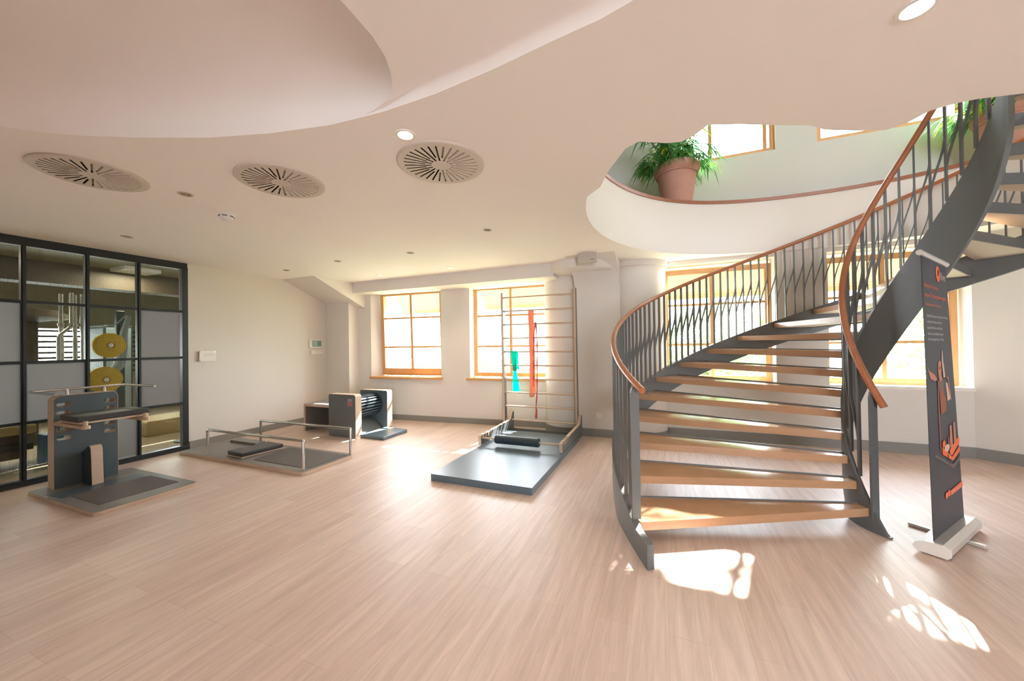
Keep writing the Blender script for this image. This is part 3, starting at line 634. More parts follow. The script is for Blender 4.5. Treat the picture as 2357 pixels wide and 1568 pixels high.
# ------------------------------------------------------------------ ceiling fittings
VL = ['round ceiling air diffuser nearest the glass grid', 'middle one of the three round ceiling air diffusers', 'round ceiling air diffuser beside the lit downlight']
for (x, y), lab in zip(VENTS, VL):
    v = empty('air_diffuser', (x, y, HZ)); tag(v, lab, 'air vent', 'swirl diffusers in the ceiling')
    hs = []
    for i in range(32):
        a = 2 * PI * i / 32 + 0.05; r0 = 0.065 if i % 2 == 0 else 0.105; r1 = 0.245; wd = 0.0055; c, s = math.cos(a), math.sin(a)
        hs.append([(r * c - t * s, r * s + t * c) for r, t in ((r0, -wd), (r1, -wd), (r1, wd), (r0, wd))])
    z = HZ - 0.012
    m = MB().plate(circ(0, 0, 0.284, 64), hs, lambda p, q: (x + p, y + q, z))
    m.loft([[(x + p[0], y + p[1], zz) for p in circ(0, 0, r, 64)] for r, zz in ((0.284, z), (0.292, z + 0.004), (0.292, HZ))], True, False)
    m.build('face_plate', M_VENT, v, fix=False)
    MB().lathe([(0.27, HZ - 0.002), (0.27, HZ + 0.15), (0.0, HZ + 0.15)], (x, y, 0), 32).build('duct_box', M_DARK, v)
    m = MB()
    for i in range(32):
        a = 2 * PI * i / 32 + 0.05; r0 = 0.065 if i % 2 == 0 else 0.105; r1 = 0.245; c, s = math.cos(a), math.sin(a)
        P = lambda r, t, zz: (x + r * c - t * s, y + r * s + t * c, zz)
        m.add([P(r0, 0.005, z + 0.001), P(r1, 0.005, z + 0.001), P(r1, -0.006, z + 0.02), P(r0, -0.006, z + 0.02)], [(0, 1, 2, 3)])
    m.build('blades', M_VENT, v, fix=False)
DL = ['lit ceiling downlight beside the air diffuser', 'large lit ceiling downlight above the stairs end', 'unlit ceiling downlight between two air diffusers', 'unlit ceiling downlight in front of the glass grid', 'unlit ceiling downlight nearest the stair opening', 'unlit ceiling downlight second from the stair opening', 'unlit ceiling downlight third from the stair opening', 'unlit ceiling downlight above the sloping bulkhead', 'lit ceiling downlight in front of the tilted window', 'lit ceiling downlight above the window with the wall bars', 'lit ceiling downlight above the window behind the stairs']
for (x, y, r, on), lab in zip(DOWN, DL):
    d = empty('downlight', (x, y, HZ)); tag(d, lab, 'ceiling light', 'recessed ceiling downlights')
    MB().lathe([(r - 0.006, HZ), (r - 0.004, HZ - 0.006), (r + 0.008, HZ - 0.005), (r + 0.010, HZ)], (x, y, 0), 28).build('trim_ring', M_PLAST if on else M_PLASTG, d, smooth=True)
    MB().lathe([(r, HZ + 0.001), (r * 0.97, HZ + 0.03), (r * 0.75, HZ + 0.06), (0.0, HZ + 0.065)], (x, y, 0), 28).build('reflector', M_BRASS, d, smooth=True)
    MB().lathe([(0.0, HZ + 0.022), (r * 0.55, HZ + 0.026), (r * 0.66, HZ + 0.04), (r * 0.5, HZ + 0.06), (0, HZ + 0.062)], (x, y, 0), 24).build('bulb', M_LAMPON if on else M_LAMPOFF, d, smooth=True)
    if on:
        ld = bpy.data.lights.new('lamp_light', 'SPOT'); ld.energy = 9; ld.color = (1.0, 0.80, 0.58); ld.spot_size = math.radians(115); ld.spot_blend = 0.7; ld.shadow_soft_size = 0.03
        lo = bpy.data.objects.new('lamp_light', ld); COL.objects.link(lo); lo.parent = d; lo.location = (0, 0, -0.012)
s = empty('smoke_detector', (-3.708, 2.148, HZ)); tag(s, 'white smoke detector on the ceiling', 'smoke detector')
MB().lathe([(0.0, HZ), (0.062, HZ), (0.062, HZ - 0.014), (0.055, HZ - 0.02)], (-3.708, 2.148, 0), 28).build('base', M_PLAST, s, smooth=True)
MB().lathe([(0.055, HZ - 0.016), (0.056, HZ - 0.03), (0.042, HZ - 0.05), (0.022, HZ - 0.062), (0, HZ - 0.064)], (-3.708, 2.148, 0), 28).build('sensor_dome', M_PLAST, s, smooth=True)
m = MB()
for i in range(6):
    a = i * PI / 3 + 0.3; c, s_ = math.cos(a), math.sin(a); m.obox((-3.708 + 0.0545 * c, 2.148 + 0.0545 * s_, HZ - 0.026), (-0.018 * s_, 0.018 * c, 0), (0.004 * c, 0.004 * s_, 0), (0, 0, 0.003))
m.build('vent_slot', M_DARK, s)
e = empty('emergency_light', (-0.95, 5.30, HZ)); tag(e, 'grey boxy emergency light hanging under the ceiling at the pillar', 'emergency light')
MB().prism(rrect(-1.085, -0.825, 2.545, 2.69, 0.012), XZY, 5.08, 5.12).build('body', M_PLASTG, e)
MB().box(-1.08, -0.83, 5.085, 5.18, 2.645, 2.685).build('lamp_bar', M_PLAST, e)
MB().prism(rrect(-1.08, -0.83, 2.55, 2.645, 0.012), XZY, 5.072, 5.085).build('diffuser', M_PLASTG, e)
MB().box(-0.905, -0.855, 5.069, 5.073, 2.585, 2.59).build('label_strip', M_DARK, e)

# ------------------------------------------------------------------ wall fittings
s = empty('wall_plaque', (XW, 3.42, 1.335)); tag(s, 'small white notice plate standing off the left wall', 'sign')
MB().box(XW + 0.025, XW + 0.032, 3.31, 3.53, 1.255, 1.415).build('plate', M_PLAST, s, bevel=0.002)
for y in (3.33, 3.51):
    for z in (1.275, 1.395): MB().lathe([(0.0, 0.008), (0.009, 0.008), (0.009, -0.034), (0.0, -0.034)], (0, 0, 0), 12).build('standoff', M_CHROME, s, fix=True).matrix_local = Matrix.Translation(Vector((XW + 0.03, y, z)) - Vector((XW, 3.42, 1.335))) @ Matrix.Rotation(PI / 2, 4, 'Y')
m = MB()
for z in (1.365, 1.35, 1.335): m.box(XW + 0.032, XW + 0.0326, 3.36, 3.50, z, z + 0.004)
m.build('text_lines', M_PLASTG, s)
s = empty('control_panel', (XW, 5.30, 1.51)); tag(s, 'white wall control panel with small grey screen', 'control panel')
MB().box(XW, XW + 0.02, 5.16, 5.44, 1.425, 1.595).build('housing', M_PLAST, s, bevel=0.004)
MB().box(XW + 0.02, XW + 0.022, 5.225, 5.43, 1.455, 1.57).build('bezel', mat('panel_bezel', rgb(110, 150, 140), 0.4), s)
MB().box(XW + 0.022, XW + 0.024, 5.24, 5.34, 1.465, 1.56).build('screen', M_SCREEN, s)
s = empty('thermostat', (XW, 5.31, 1.34)); tag(s, 'narrow white thermostat box below the control panel', 'thermostat')
MB().box(XW, XW + 0.035, 5.19, 5.47, 1.30, 1.38).build('housing', M_PLAST, s, bevel=0.005)
for y in (5.31, 5.43): MB().box(XW + 0.035, XW + 0.037, y, y + 0.012, 1.33, 1.36).build('switch', M_PLASTG, s)
s = empty('wall_switch', (-0.94, 5.77, 0.33)); tag(s, 'white square socket cover low on the pillar', 'socket')
MB().box(-0.982, -0.90, 5.768, 5.78, 0.288, 0.368).build('cover_frame', M_PLAST, s, bevel=0.003)
MB().box(-0.970, -0.912, 5.765, 5.769, 0.30, 0.356).build('insert', M_PLAST, s, bevel=0.002)

# ------------------------------------------------------------------ padded stretch station by the glass grid
t = empty('stretch_station', (-5.3, 1.98, 0)); tag(t, 'upright slate stretch station with padded shelf by the glass grid', 'exercise station')
MB().prism(rrect(-5.96, -4.60, 1.59, 2.375, 0.05), XYZ, 0.0, 0.03).build('base_plate', [M_PLY], t, bevel=0.003)
MB().prism(rrect(-5.957, -4.603, 1.593, 2.372, 0.048), XYZ, 0.03, 0.0325).build('base_surface', M_GREYLAM, t)
MB().prism(rrect(-5.36, -4.80, 1.70, 2.30, 0.01), XYZ, 0.0325, 0.0355).build('floor_mat', M_MATT, t)
MB().prism([(-5.62, 1.62), (-5.36, 1.64), (-5.36, 2.28), (-5.56, 2.30), (-5.60, 2.1)], XYZ, 0.0325, 0.034).build('foot_zone', M_LAMB, t)
hl = []
for z in (0.885, 0.80, 0.715, 0.63, 0.545): hl += [rrect(1.735, 1.835, z - 0.022, z + 0.022, 0.018, 3), rrect(2.085, 2.175, z - 0.022, z + 0.022, 0.018, 3)]
po = [(1.715, 0.032)] + [p for p in rrect(1.715, 2.20, 0.032, 0.985, 0.06) if p[1] > 0.5][::-1] + [(2.20, 0.032)]
m = MB().plate(po, hl, lambda p, q: (-5.905, p, q)).plate(po, hl, lambda p, q: (-5.775, p, q)).loft([[(x, p[0], p[1]) for p in po] for x in (-5.905, -5.775)], True, False)
for h in hl: m.loft([[(x, p[0], p[1]) for p in h] for x in (-5.905, -5.775)], True, False)
up = m.build('upright_panel', M_PLY, t)
for x in (-5.908, -5.772):
    MB().plate([(1.719, 0.034)] + [p for p in rrect(1.719, 2.196, 0.034, 0.981, 0.056) if p[1] > 0.5][::-1] + [(2.196, 0.034)], hl, lambda p, q: (x, p, q)).build('slate_facing', M_LAMB, up, fix=False)
wd = [(-5.77, 0.032), (-5.56, 0.032), (-5.585, 0.40), (-5.60, 0.43), (-5.63, 0.44), (-5.77, 0.36)]
wg = MB().prism(wd, XZY, 1.915, 2.005).build('side_wedge', M_PLY, t, bevel=0.004)
for y in (1.913, 2.007): MB().plate([(p[0] - 0.001, p[1]) for p in wd], [], lambda p, q: (p, y, q)).build('wedge_facing', M_BLUED, wg, fix=False)
for y, nm in ((1.735, 0), (2.18, 1)):
    MB().prism([(-5.77, y - 0.03), (-5.15, y - 0.03), (-5.125, y - 0.015), (-5.12, y + 0.01), (-5.14, y + 0.03), (-5.77, y + 0.03)], XYZ, 0.69, 0.722).build('shelf_arm', M_PLY, t, bevel=0.004)
    MB().lathe([(0, 0.72), (0.018, 0.72), (0.018, 0.765), (0.0, 0.765)], (-5.165, y, 0), 16).build('peg', M_PLY, t)
sh = MB().prism(rrect(-5.57, -5.20, 1.70, 2.23, 0.02), XYZ, 0.735, 0.752).build('shelf_board', M_PLY, t, bevel=0.003)
MB().box(-5.575, -5.205, 1.692, 2.235, 0.752, 0.81).build('shelf_pad', M_LEATH, sh, bevel=0.012)
for y in (1.83, 2.11): MB().tube([(-5.84, y, 0.98), (-5.84, y, 1.04)], 0.014, 12).lathe([(0, 0.982), (0.026, 0.982), (0.026, 0.988), (0, 0.988)], (-5.84, y, 0), 16).build('handle_post', M_CHROME, t, smooth=True)
MB().tube([(-5.23, 1.57, 1.04), (-5.80, 1.575, 1.04), (-5.83, 1.58, 1.04), (-5.84, 1.605, 1.04), (-5.84, 2.27, 1.04), (-5.83, 2.285, 1.04), (-5.80, 2.29, 1.04), (-5.23, 2.29, 1.04)], 0.0125, 12).build('handle_bar', M_CHROME, t, smooth=True)

# ------------------------------------------------------------------ low platform with two rails
t = empty('rail_platform', (-5.0, 3.33, 0)); tag(t, 'low grey floor platform with two steel rails along the left wall', 'exercise platform')
MB().prism(rrect(-6.18, -3.76, 2.95, 3.69, 0.05), XYZ, 0.0, 0.04).build('base_plate', M_PLY, t, bevel=0.003)
MB().prism(rrect(-6.176, -3.764, 2.954, 3.686, 0.046), XYZ, 0.04, 0.0425).build('base_surface', M_GREYLAM, t)
MB().prism([(-4.78, 3.06), (-3.86, 3.06), (-3.82, 3.10), (-3.82, 3.62), (-4.88, 3.62)], XYZ, 0.0425, 0.047).build('standing_mat', M_MATT, t)
MB().box(-6.02, -5.45, 3.52, 3.66, 0.0425, 0.075).build('heel_block', M_GREYLAM, t, bevel=0.004)
for (xa, ya), (xb, yb) in (((-5.575, 2.985), (-3.83, 3.005)), ((-5.495, 3.625), (-3.79, 3.655))):
    MB().tube([(xa, ya, 0.04), (xa, ya, 0.365), (xa + 0.004, ya, 0.374), (xa + 0.012, ya, 0.378), (xb - 0.012, yb, 0.378), (xb - 0.004, yb, 0.374), (xb, yb, 0.365), (xb, yb, 0.04)], 0.017, 14).build('rail', M_CHROME, t, smooth=True)
t = empty('kneeling_cushion', (-5.1, 3.3, 0.0475)); tag(t, 'flat charcoal kneeling cushion on a pale board lying on the platform', 'cushion')
ca, cb, cc, cd = (-5.30, 3.06), (-4.97, 3.04), (-4.91, 3.55), (-5.24, 3.57)
MB().prism([ca, cb, cc, cd], XYZ, 0.0475, 0.06).build('board', M_PLY, t, bevel=0.002)
MB().prism([ca, cb, cc, cd], XYZ, 0.06, 0.112).build('pad', M_LEATH, t, bevel=0.012)

# ------------------------------------------------------------------ bench with roller cage
t = empty('bench_table', (-5.43, 4.83, 0)); tag(t, 'low grey bench with plywood edges against the left wall', 'bench')
MB().box(-5.79, -5.06, 4.56, 5.15, 0.425, 0.465).build('bench_top', M_PLY, t, bevel=0.003)
MB().box(-5.785, -5.06, 4.565, 5.145, 0.465, 0.468).build('top_facing', M_GREYLAM, t)
MB().box(-5.79, -5.755, 4.56, 5.15, 0, 0.425).build('side_panel', M_PLY, t)
MB().box(-5.755, -5.75, 4.565, 5.145, 0.005, 0.424).build('side_facing', M_GREYLAM, t)
MB().box(-5.75, -5.06, 5.10, 5.13, 0.005, 0.424).build('back_panel', M_GREYLAM, t)
t = empty('roller_station', (-4.8, 4.85, 0)); tag(t, 'slate side-panelled roller station with slatted drum beside the bench', 'exercise station')
for x0, x1, y0, y1, h in ((-5.055, -4.485, 4.43, 4.555, 0.685), (-5.11, -4.495, 5.16, 5.285, 0.665)):
    r = rrect(x0, x1, 0.0, h, 0.035); r = [(p[0], p[1]) for p in r]
    pan = MB().prism(r, XZY, y0, y1).build('end_panel', M_PLY, t, bevel=0.003)
    r2 = rrect(x0 + 0.004, x1 - 0.004, 0.004, h - 0.004, 0.032)
    for y in (y0 - 0.002, y1 + 0.002): MB().plate(r2, [], lambda p, q: (p, y, q)).build('slate_facing', M_LAM if y0 < 5 else M_LAMB, pan, fix=False)
    if y0 < 5:
        MB().box(-4.645, -4.545, y0 - 0.005, y0 - 0.002, 0.50, 0.625).build('sticker', M_STICK, pan)
        MB().add([(x, y0 - 0.0055, z) for x, z in circ(-4.592, 0.532, 0.026, 14)], [tuple(range(14))]).build('sticker_mark', M_STICKR, pan, fix=False)
        mm = MB()
        for x, z in ((-4.615, 0.592), (-4.575, 0.592), (-4.595, 0.612)): mm.box(x - 0.012, x + 0.012, y0 - 0.0058, y0 - 0.005, z - 0.003, z + 0.003)
        mm.build('sticker_text', M_PWHI, pan)
m = MB(); rc = (-4.79, 0.43)
for i in range(22):
    a = 2 * PI * i / 22; m.obox((rc[0] + 0.17 * math.cos(a), 4.857, rc[1] + 0.17 * math.sin(a)), (0.013 * math.cos(a), 0, 0.013 * math.sin(a)), (0, 0.30, 0), (-0.011 * math.sin(a), 0, 0.011 * math.cos(a)))
m.build('slatted_drum', M_BLUED, t)
MB().lathe([(0.0, 0), (0.15, 0), (0.15, 0.58), (0.0, 0.58)], (0, 0, 0), 28).build('drum_core', M_DARK, t, smooth=True).matrix_local = Matrix.Translation(Vector((rc[0], 5.15, rc[1])) - Vector((-4.8, 4.85, 0))) @ Matrix.Rotation(PI / 2, 4, 'X')
MB().lathe([(0.0, 0), (0.20, 0), (0.20, 0.006), (0.0, 0.006)], (0, 0, 0), 32).build('drum_disc', M_BLUED, t, smooth=False).matrix_local = Matrix.Translation(Vector((rc[0], 5.158, rc[1])) - Vector((-4.8, 4.85, 0))) @ Matrix.Rotation(PI / 2, 4, 'X')
MB().add([(-4.98, 4.57, 0.30), (-4.98, 5.15, 0.30), (-4.60, 5.15, 0.02), (-4.60, 4.57, 0.02), (-5.0, 4.57, 0.02), (-5.0, 5.15, 0.02)], [(0, 1, 2, 3), (0, 4, 5, 1), (0, 3, 4), (1, 5, 2)]).build('ramp', M_LAM, t)
MB().box(-5.10, -4.995, 4.50, 4.553, 0.005, 0.05).build('foot', M_LEATH, t)
b = MB().prism([(-4.475, 4.50), (-3.99, 4.49), (-3.99, 5.06), (-4.475, 5.10)], XYZ, 0.0, 0.052).build('floor_cushion', M_BLUE, bevel=0.012)
tag(b, 'flat blue grey square cushion on the floor in front of the drum', 'cushion')

# ------------------------------------------------------------------ wall bars with mat
mt_ = MB().prism(rrect(-2.335, -1.185, 3.335, 5.46, 0.012), XYZ, 0.0, 0.072).build('exercise_mat', M_BLUE, bevel=0.010)
tag(mt_, 'long steel blue exercise mat in front of the wall bars', 'mat')
t = empty('wall_bars', (-1.85, 5.68, 0)); tag(t, 'tall wall bars ladder with notched base boards over the mat', 'wall bars')
def lean(z): return 5.655 - 0.012 * z
for x in (-2.465, -1.255):
    P = [(lean(0) - 0.045, 0.0), (lean(0) + 0.045, 0.0), (lean(2.3) + 0.045, 2.25), (lean(2.3) + 0.03, 2.30), (lean(2.3) - 0.03, 2.30), (lean(2.3) - 0.045, 2.27)]
    uu = MB().prism(P, YZX, x - 0.017, x + 0.017).build('upright', M_PLY, t, bevel=0.004)
    for xx in (x - 0.0185, x + 0.0185): MB().plate(P, [], lambda p, q: (xx, p, q)).build('slate_facing', M_LAM, uu, fix=False)
for i in range(10):
    z = 2.215 - 0.2235 * i; y = lean(z); c, s = 0.018, 0.012
    MB().prism([(y + 0.018 * math.cos(2 * PI * j / 14), z + 0.013 * math.sin(2 * PI * j / 14)) for j in range(14)], YZX, -2.452, -1.268).build('rung', M_PLY, t, bevel=0.002)
for x, sx in ((-2.355, 1), (-1.215, -1)):
    prof = [(4.52, 0.075), (4.52, 0.185), (4.54, 0.20)]
    for j in range(4):
        y0 = 4.57 + 0.085 * j; prof += [(y0, 0.20), (y0 + 0.006, 0.15), (y0 + 0.032, 0.15), (y0 + 0.036, 0.20)]
    prof += [(4.95, 0.205), (5.56, 0.215), (5.60, 0.235), (5.66, 0.33), (5.72, 0.33), (5.72, 0.01), (5.50, 0.01), (5.48, 0.075)]
    bd = MB().prism(prof, YZX, x - 0.022, x + 0.022).build('base_board', M_PLY, t, bevel=0.002)
    for xx in (x - 0.0232, x + 0.0232): MB().plate([(p[0], p[1]) for p in prof], [], lambda p, q: (xx, p, q)).build('slate_facing', M_LAM, bd, fix=False)
MB().box(-2.33, -1.235, 5.66, 5.70, 0.005, 0.06).build('base_crossbar', M_LAM, t)
t = empty('foam_roller', (-1.8, 4.56, 0.13)); tag(t, 'charcoal padded roller on a wooden axle across the base boards', 'roller')
MB().tube([(-2.34, 4.556, 0.165), (-1.23, 4.556, 0.165)], 0.0135, 12).build('axle', M_PLY, t, smooth=True)
MB().tube([(-2.13, 4.556, 0.165), (-2.12, 4.556, 0.165), (-1.52, 4.556, 0.165), (-1.51, 4.556, 0.165)], [0.05, 0.058, 0.058, 0.05], 24).build('padded_sleeve', M_BLUED, t, smooth=True)
# elastic bands over the rungs
def ribbon(m, pts, wv, th=0.0015, nrm=(0, -1, 0), mi=0):
    nv = Vector(nrm); rings = []
    for p, (wx, wy) in zip(pts, wv):
        p = Vector(p); h = Vector((wx, wy, 0)); rings.append([p - h + nv * th, p + h + nv * th, p + h - nv * th, p - h - nv * th])
    m.loft(rings)
def rz(i): return 2.215 - 0.2235 * i
z = rz(4); y = lean(z)
t = empty('teal_band', (-2.27, y, z)); tag(t, 'knotted turquoise elastic band hanging from a middle rung', 'elastic band')
m = MB(); NX = 14; NZ = 22
for fs in (-1, 1):
    rings = []
    for j in range(NZ + 1):
        u = j / NZ; zz = z + 0.013 - u * (0.66 if fs < 0 else 0.30)
        hw = 0.062 - 0.032 * min(1, u / 0.45) if u < 0.45 else (0.03 + 0.034 * smoothstep((u - 0.45) / 0.5))
        if fs > 0: hw = 0.06 - 0.02 * u
        cx_ = -2.275 + (0.01 * u if u < 0.45 else 0.004 + 0.03 * (u - 0.45) / 0.55)
        yy = y + fs * (0.021 + 0.004 * math.sin(9 * u))
        rings.append([(cx_ + hw * (2 * i / NX - 1), yy + 0.007 * math.sin(i * 2.3 + 2 * u), zz + 0.006 * math.sin(i * 1.1 + 1) * (1 if j == NZ else 0)) for i in range(NX + 1)])
    m.loft(rings, False, False)
m.add([(-2.275 + 0.06 * (2 * i / 6 - 1), y + dy, z + 0.0145) for dy in (-0.021, 0.021) for i in range(7)], [(i, i + 1, i + 8, i + 7) for i in range(6)])
m.build('hanging_band', M_TEAL, t, smooth=True, fix=False)
MB().lathe([(0.0, 0.03), (0.028, 0.026), (0.036, 0.0), (0.03, -0.028), (0.0, -0.032)], (-2.262, y - 0.026, z - 0.28), 12).build('knot', M_TEAL, t, smooth=True)
z = rz(1); y = lean(z)
t = empty('orange_band', (-1.98, y, z)); tag(t, 'long pale orange elastic band looped over the second rung', 'elastic band')
m = MB()
pts = [(-1.985 + 0.012 * math.sin(3 * u), y - 0.02 - 0.004 * u, z - u * 1.40) for u in [j / 20 for j in range(21)]]
ribbon(m, pts, [(0.033 - 0.006 * (j / 20), 0.006 * math.sin(j)) for j in range(21)])
pts = [(-1.960 + 0.01 * math.sin(2 * u), y + 0.02, z - u * 1.33) for u in [j / 20 for j in range(21)]]
ribbon(m, pts, [(0.028, 0.006 * math.cos(j)) for j in range(21)])
pts = [(-1.985, y + 0.023 * math.sin(a), z + 0.016 * math.cos(a)) for a in [-PI / 2 + PI * j / 8 for j in range(9)]]
rings = [[(-1.985 - 0.032, p[1], p[2]), (-1.985 + 0.032, p[1], p[2])] for p in pts]; m.loft(rings, False, False)
pts = [(-1.985 + 0.03 * (0.5 - 0.5 * math.cos(a)), y - 0.024 + 0.044 * (a / PI), z - 1.40 - 0.03 * math.sin(a) + 0.07 * a / PI) for a in [PI * j / 8 for j in range(9)]]
ribbon(m, pts, [(0.026, 0.004)] * 9)
m.build('hanging_band', M_ORANGE, t, smooth=True, fix=False)
z = rz(2); y = lean(z)
t = empty('red_band', (-1.91, y, z)); tag(t, 'narrow red elastic band hanging lowest beside the orange one', 'elastic band')
m = MB()
for sx, ln in ((-1, 1.02), (1, 1.42)):
    pts = [(-1.896 + sx * (0.004 + 0.019 * smoothstep(u * 4) * (1 - smoothstep((u - 0.75) * 4) * (1 if sx > 0 else 0.2))) - 0.02 * u, y - 0.021 * (1 if sx < 0 else -0.2) - 0.012 * u, z + 0.014 - u * ln) for u in [j / 24 for j in range(25)]]
    m.tube(pts, [0.009 + 0.003 * math.sin(j * 1.3) for j in range(25)], 8)
m.tube([(-1.896, y - 0.021 * math.cos(a), z + 0.002 + 0.018 * math.sin(a)) for a in [PI * j / 8 for j in range(9)]], 0.010, 8)
m.tube([(-1.898, y - 0.01, z - 1.36), (-1.903, y - 0.012, z - 1.44), (-1.908, y - 0.012, z - 1.49), (-1.908, y - 0.012, z - 1.52)], [0.010, 0.016, 0.02, 0.008], 10)
m.build('hanging_band', M_RED, t, smooth=True)

# ------------------------------------------------------------------ potted bamboo on the edge of the opening
def leaf(m, base, d, L, wd, droop, mi):
    if base[1] + Vector(d).normalized()[1] * L > 6.38: return
    d = Vector(d).normalized(); side = d.cross(Vector((0, 0, 1)))
    side = side.normalized() if side.length > 1e-3 else Vector((1, 0, 0)); P = []
    for j, f in enumerate((0.0, 0.25, 0.55, 1.0)):
        p = Vector(base) + d * (L * f) - Vector((0, 0, droop * L * f * f)); w_ = wd * (0.25, 1.0, 0.85, 0.03)[j]; P += [p - side * w_, p + side * w_ , ]
    m.add(P, [(0, 1, 3, 2), (2, 3, 5, 4), (4, 5, 7, 6)], mi)
def potted(x, y, z, lab, seed, n=26, lean_=(-0.4, -0.05)):
    rnd = random.Random(seed)
    t = empty('potted_bamboo', (x, y, z)); tag(t, lab, 'potted plant', 'terracotta pots with bamboo on the upper edge')
    MB().lathe([(0, 0), (0.195, 0), (0.20, 0.012), (0.265, 0.43), (0.285, 0.432), (0.29, 0.445), (0.285, 0.46), (0.30, 0.47), (0.315, 0.50), (0.315, 0.55), (0.30, 0.575), (0.27, 0.575), (0.262, 0.52), (0.0, 0.52)], (x, y, z), 40).build('pot', M_TERRA, t, smooth=True)
    MB().lathe([(0.0, 0.53), (0.25, 0.525), (0.262, 0.52)], (x, y, z), 24).build('soil', M_SOIL, t)
    ms = MB(); ml = MB()
    for i in range(n):
        a = rnd.uniform(0, 2 * PI); r = 0.2 * math.sqrt(rnd.random()); b = Vector((x + r * math.cos(a), y + r * math.sin(a), z + 0.52)); H = rnd.uniform(0.35, 1.25)
        dv = Vector((math.cos(a) * 0.35 + lean_[0] * rnd.random(), min(0.04, math.sin(a) * 0.35 + lean_[1]), 1)); pts = [b + Vector((dv.x * H * f * f, dv.y * H * f * f, H * f)) for f in (0, 0.25, 0.5, 0.75, 1)]
        ms.tube(pts, [0.006, 0.0055, 0.005, 0.004, 0.002], 6)
        for j in range(rnd.randint(20, 30)):
            f = rnd.uniform(0.12, 1.0); p = b + Vector((dv.x * H * f * f, dv.y * H * f * f, H * f)); la = rnd.uniform(0, 2 * PI)
            leaf(ml, p, (math.cos(la), math.sin(la), rnd.uniform(-0.35, 0.5)), rnd.uniform(0.14, 0.28), rnd.uniform(0.011, 0.02), rnd.uniform(0.2, 0.9), 1 if rnd.random() < 0.14 else 0)
    for i in range(44):                                               # low shoots hanging over the rim
        a = rnd.uniform(0, 2 * PI); b = Vector((x + 0.27 * math.cos(a), y + 0.27 * math.sin(a), z + 0.60)); ext = rnd.uniform(0.1, 0.32)
        e2 = b + Vector((math.cos(a) * ext, math.sin(a) * min(ext, 0.1 if a < PI else 1), rnd.uniform(0.0, 0.2))); ms.tube([Vector((x + 0.2 * math.cos(a), y + 0.2 * math.sin(a), z + 0.53)), b, e2], [0.004, 0.003, 0.0015], 5)
        for j in range(9):
            f = rnd.random(); la = a + rnd.uniform(-1.2, 1.2); leaf(ml, b + (e2 - b) * f, (math.cos(la), math.sin(la), rnd.uniform(-0.5, 0.2)), rnd.uniform(0.12, 0.24), rnd.uniform(0.008, 0.015), rnd.uniform(0.4, 1.1), 1 if rnd.random() < 0.16 else 0)
    ms.build('stems', M_STEM, t); ml.build('foliage', [M_LEAF, M_LEAF2], t, fix=False)
potted(0.215, 5.95, UF + 0.045, 'terracotta pot of bamboo at the left of the upper edge', 3)
potted(3.68, 5.98, UF + 0.045, 'terracotta pot of bamboo half hidden behind the dark stringer', 11, lean_=(0.1, 0))

# ------------------------------------------------------------------ awnings and garden outside
def awning(x0, x1, lab):
    t = empty('window_awning', ((x0 + x1) / 2, 6.75, 2.78)); tag(t, lab, 'awning', 'orange awnings outside the ground floor windows')
    y0, z0, y1, z1 = 6.72, 2.80, 7.34, 2.31
    MB().add([(x0, y0, z0), (x1, y0, z0), (x1, y1, z1), (x0, y1, z1)], [(0, 1, 2, 3)]).build('cloth', M_AWN, t, fix=False)
    MB().add([(x0, y1, z1), (x1, y1, z1), (x1, y1 + 0.01, z1 - 0.10), (x0, y1 + 0.01, z1 - 0.10)], [(0, 1, 2, 3)]).build('valance', M_AWN, t, fix=False)
    MB().tube([(x0 - 0.02, y1, z1), (x1 + 0.02, y1, z1)], 0.018, 10).build('front_bar', M_FRAME, t, smooth=True)
    MB().tube([(x0, y0, z0 + 0.03), (x1, y0, z0 + 0.03)], 0.05, 12).build('roller', M_PLAST, t, smooth=True)
    for x in (x0 + 0.05, x1 - 0.05): MB().box(x - 0.02, x + 0.02, 5.95 + 0.25 if x0 < -1 else 6.6, y0, z0 - 0.02, z0 + 0.05).build('bracket', M_PLAST, t)
    for x in (x0 - 0.015, x1 + 0.015): MB().tube([(x, y0, z0 + 0.02), (x, y1, z1)], 0.014, 8).tube([(x, y1, z1), (x, y0, z1 - 0.02)], 0.014, 8).build('arm', M_PLAST, t, smooth=True)
awning(-5.86, -4.20, 'orange awning outside the tilted window')
awning(-3.62, -2.02, 'orange awning outside the window behind the wall bars')
awning(-0.25, 1.62, 'orange awning outside the left window behind the stairs')
awning(1.80, 3.95, 'orange awning outside the window behind the banner')
struct(MB().box(-40, 40, 6.75, 60, -0.5, -0.45).build('ground', M_LAWN), 'lawn outside the windows', 'lawn')
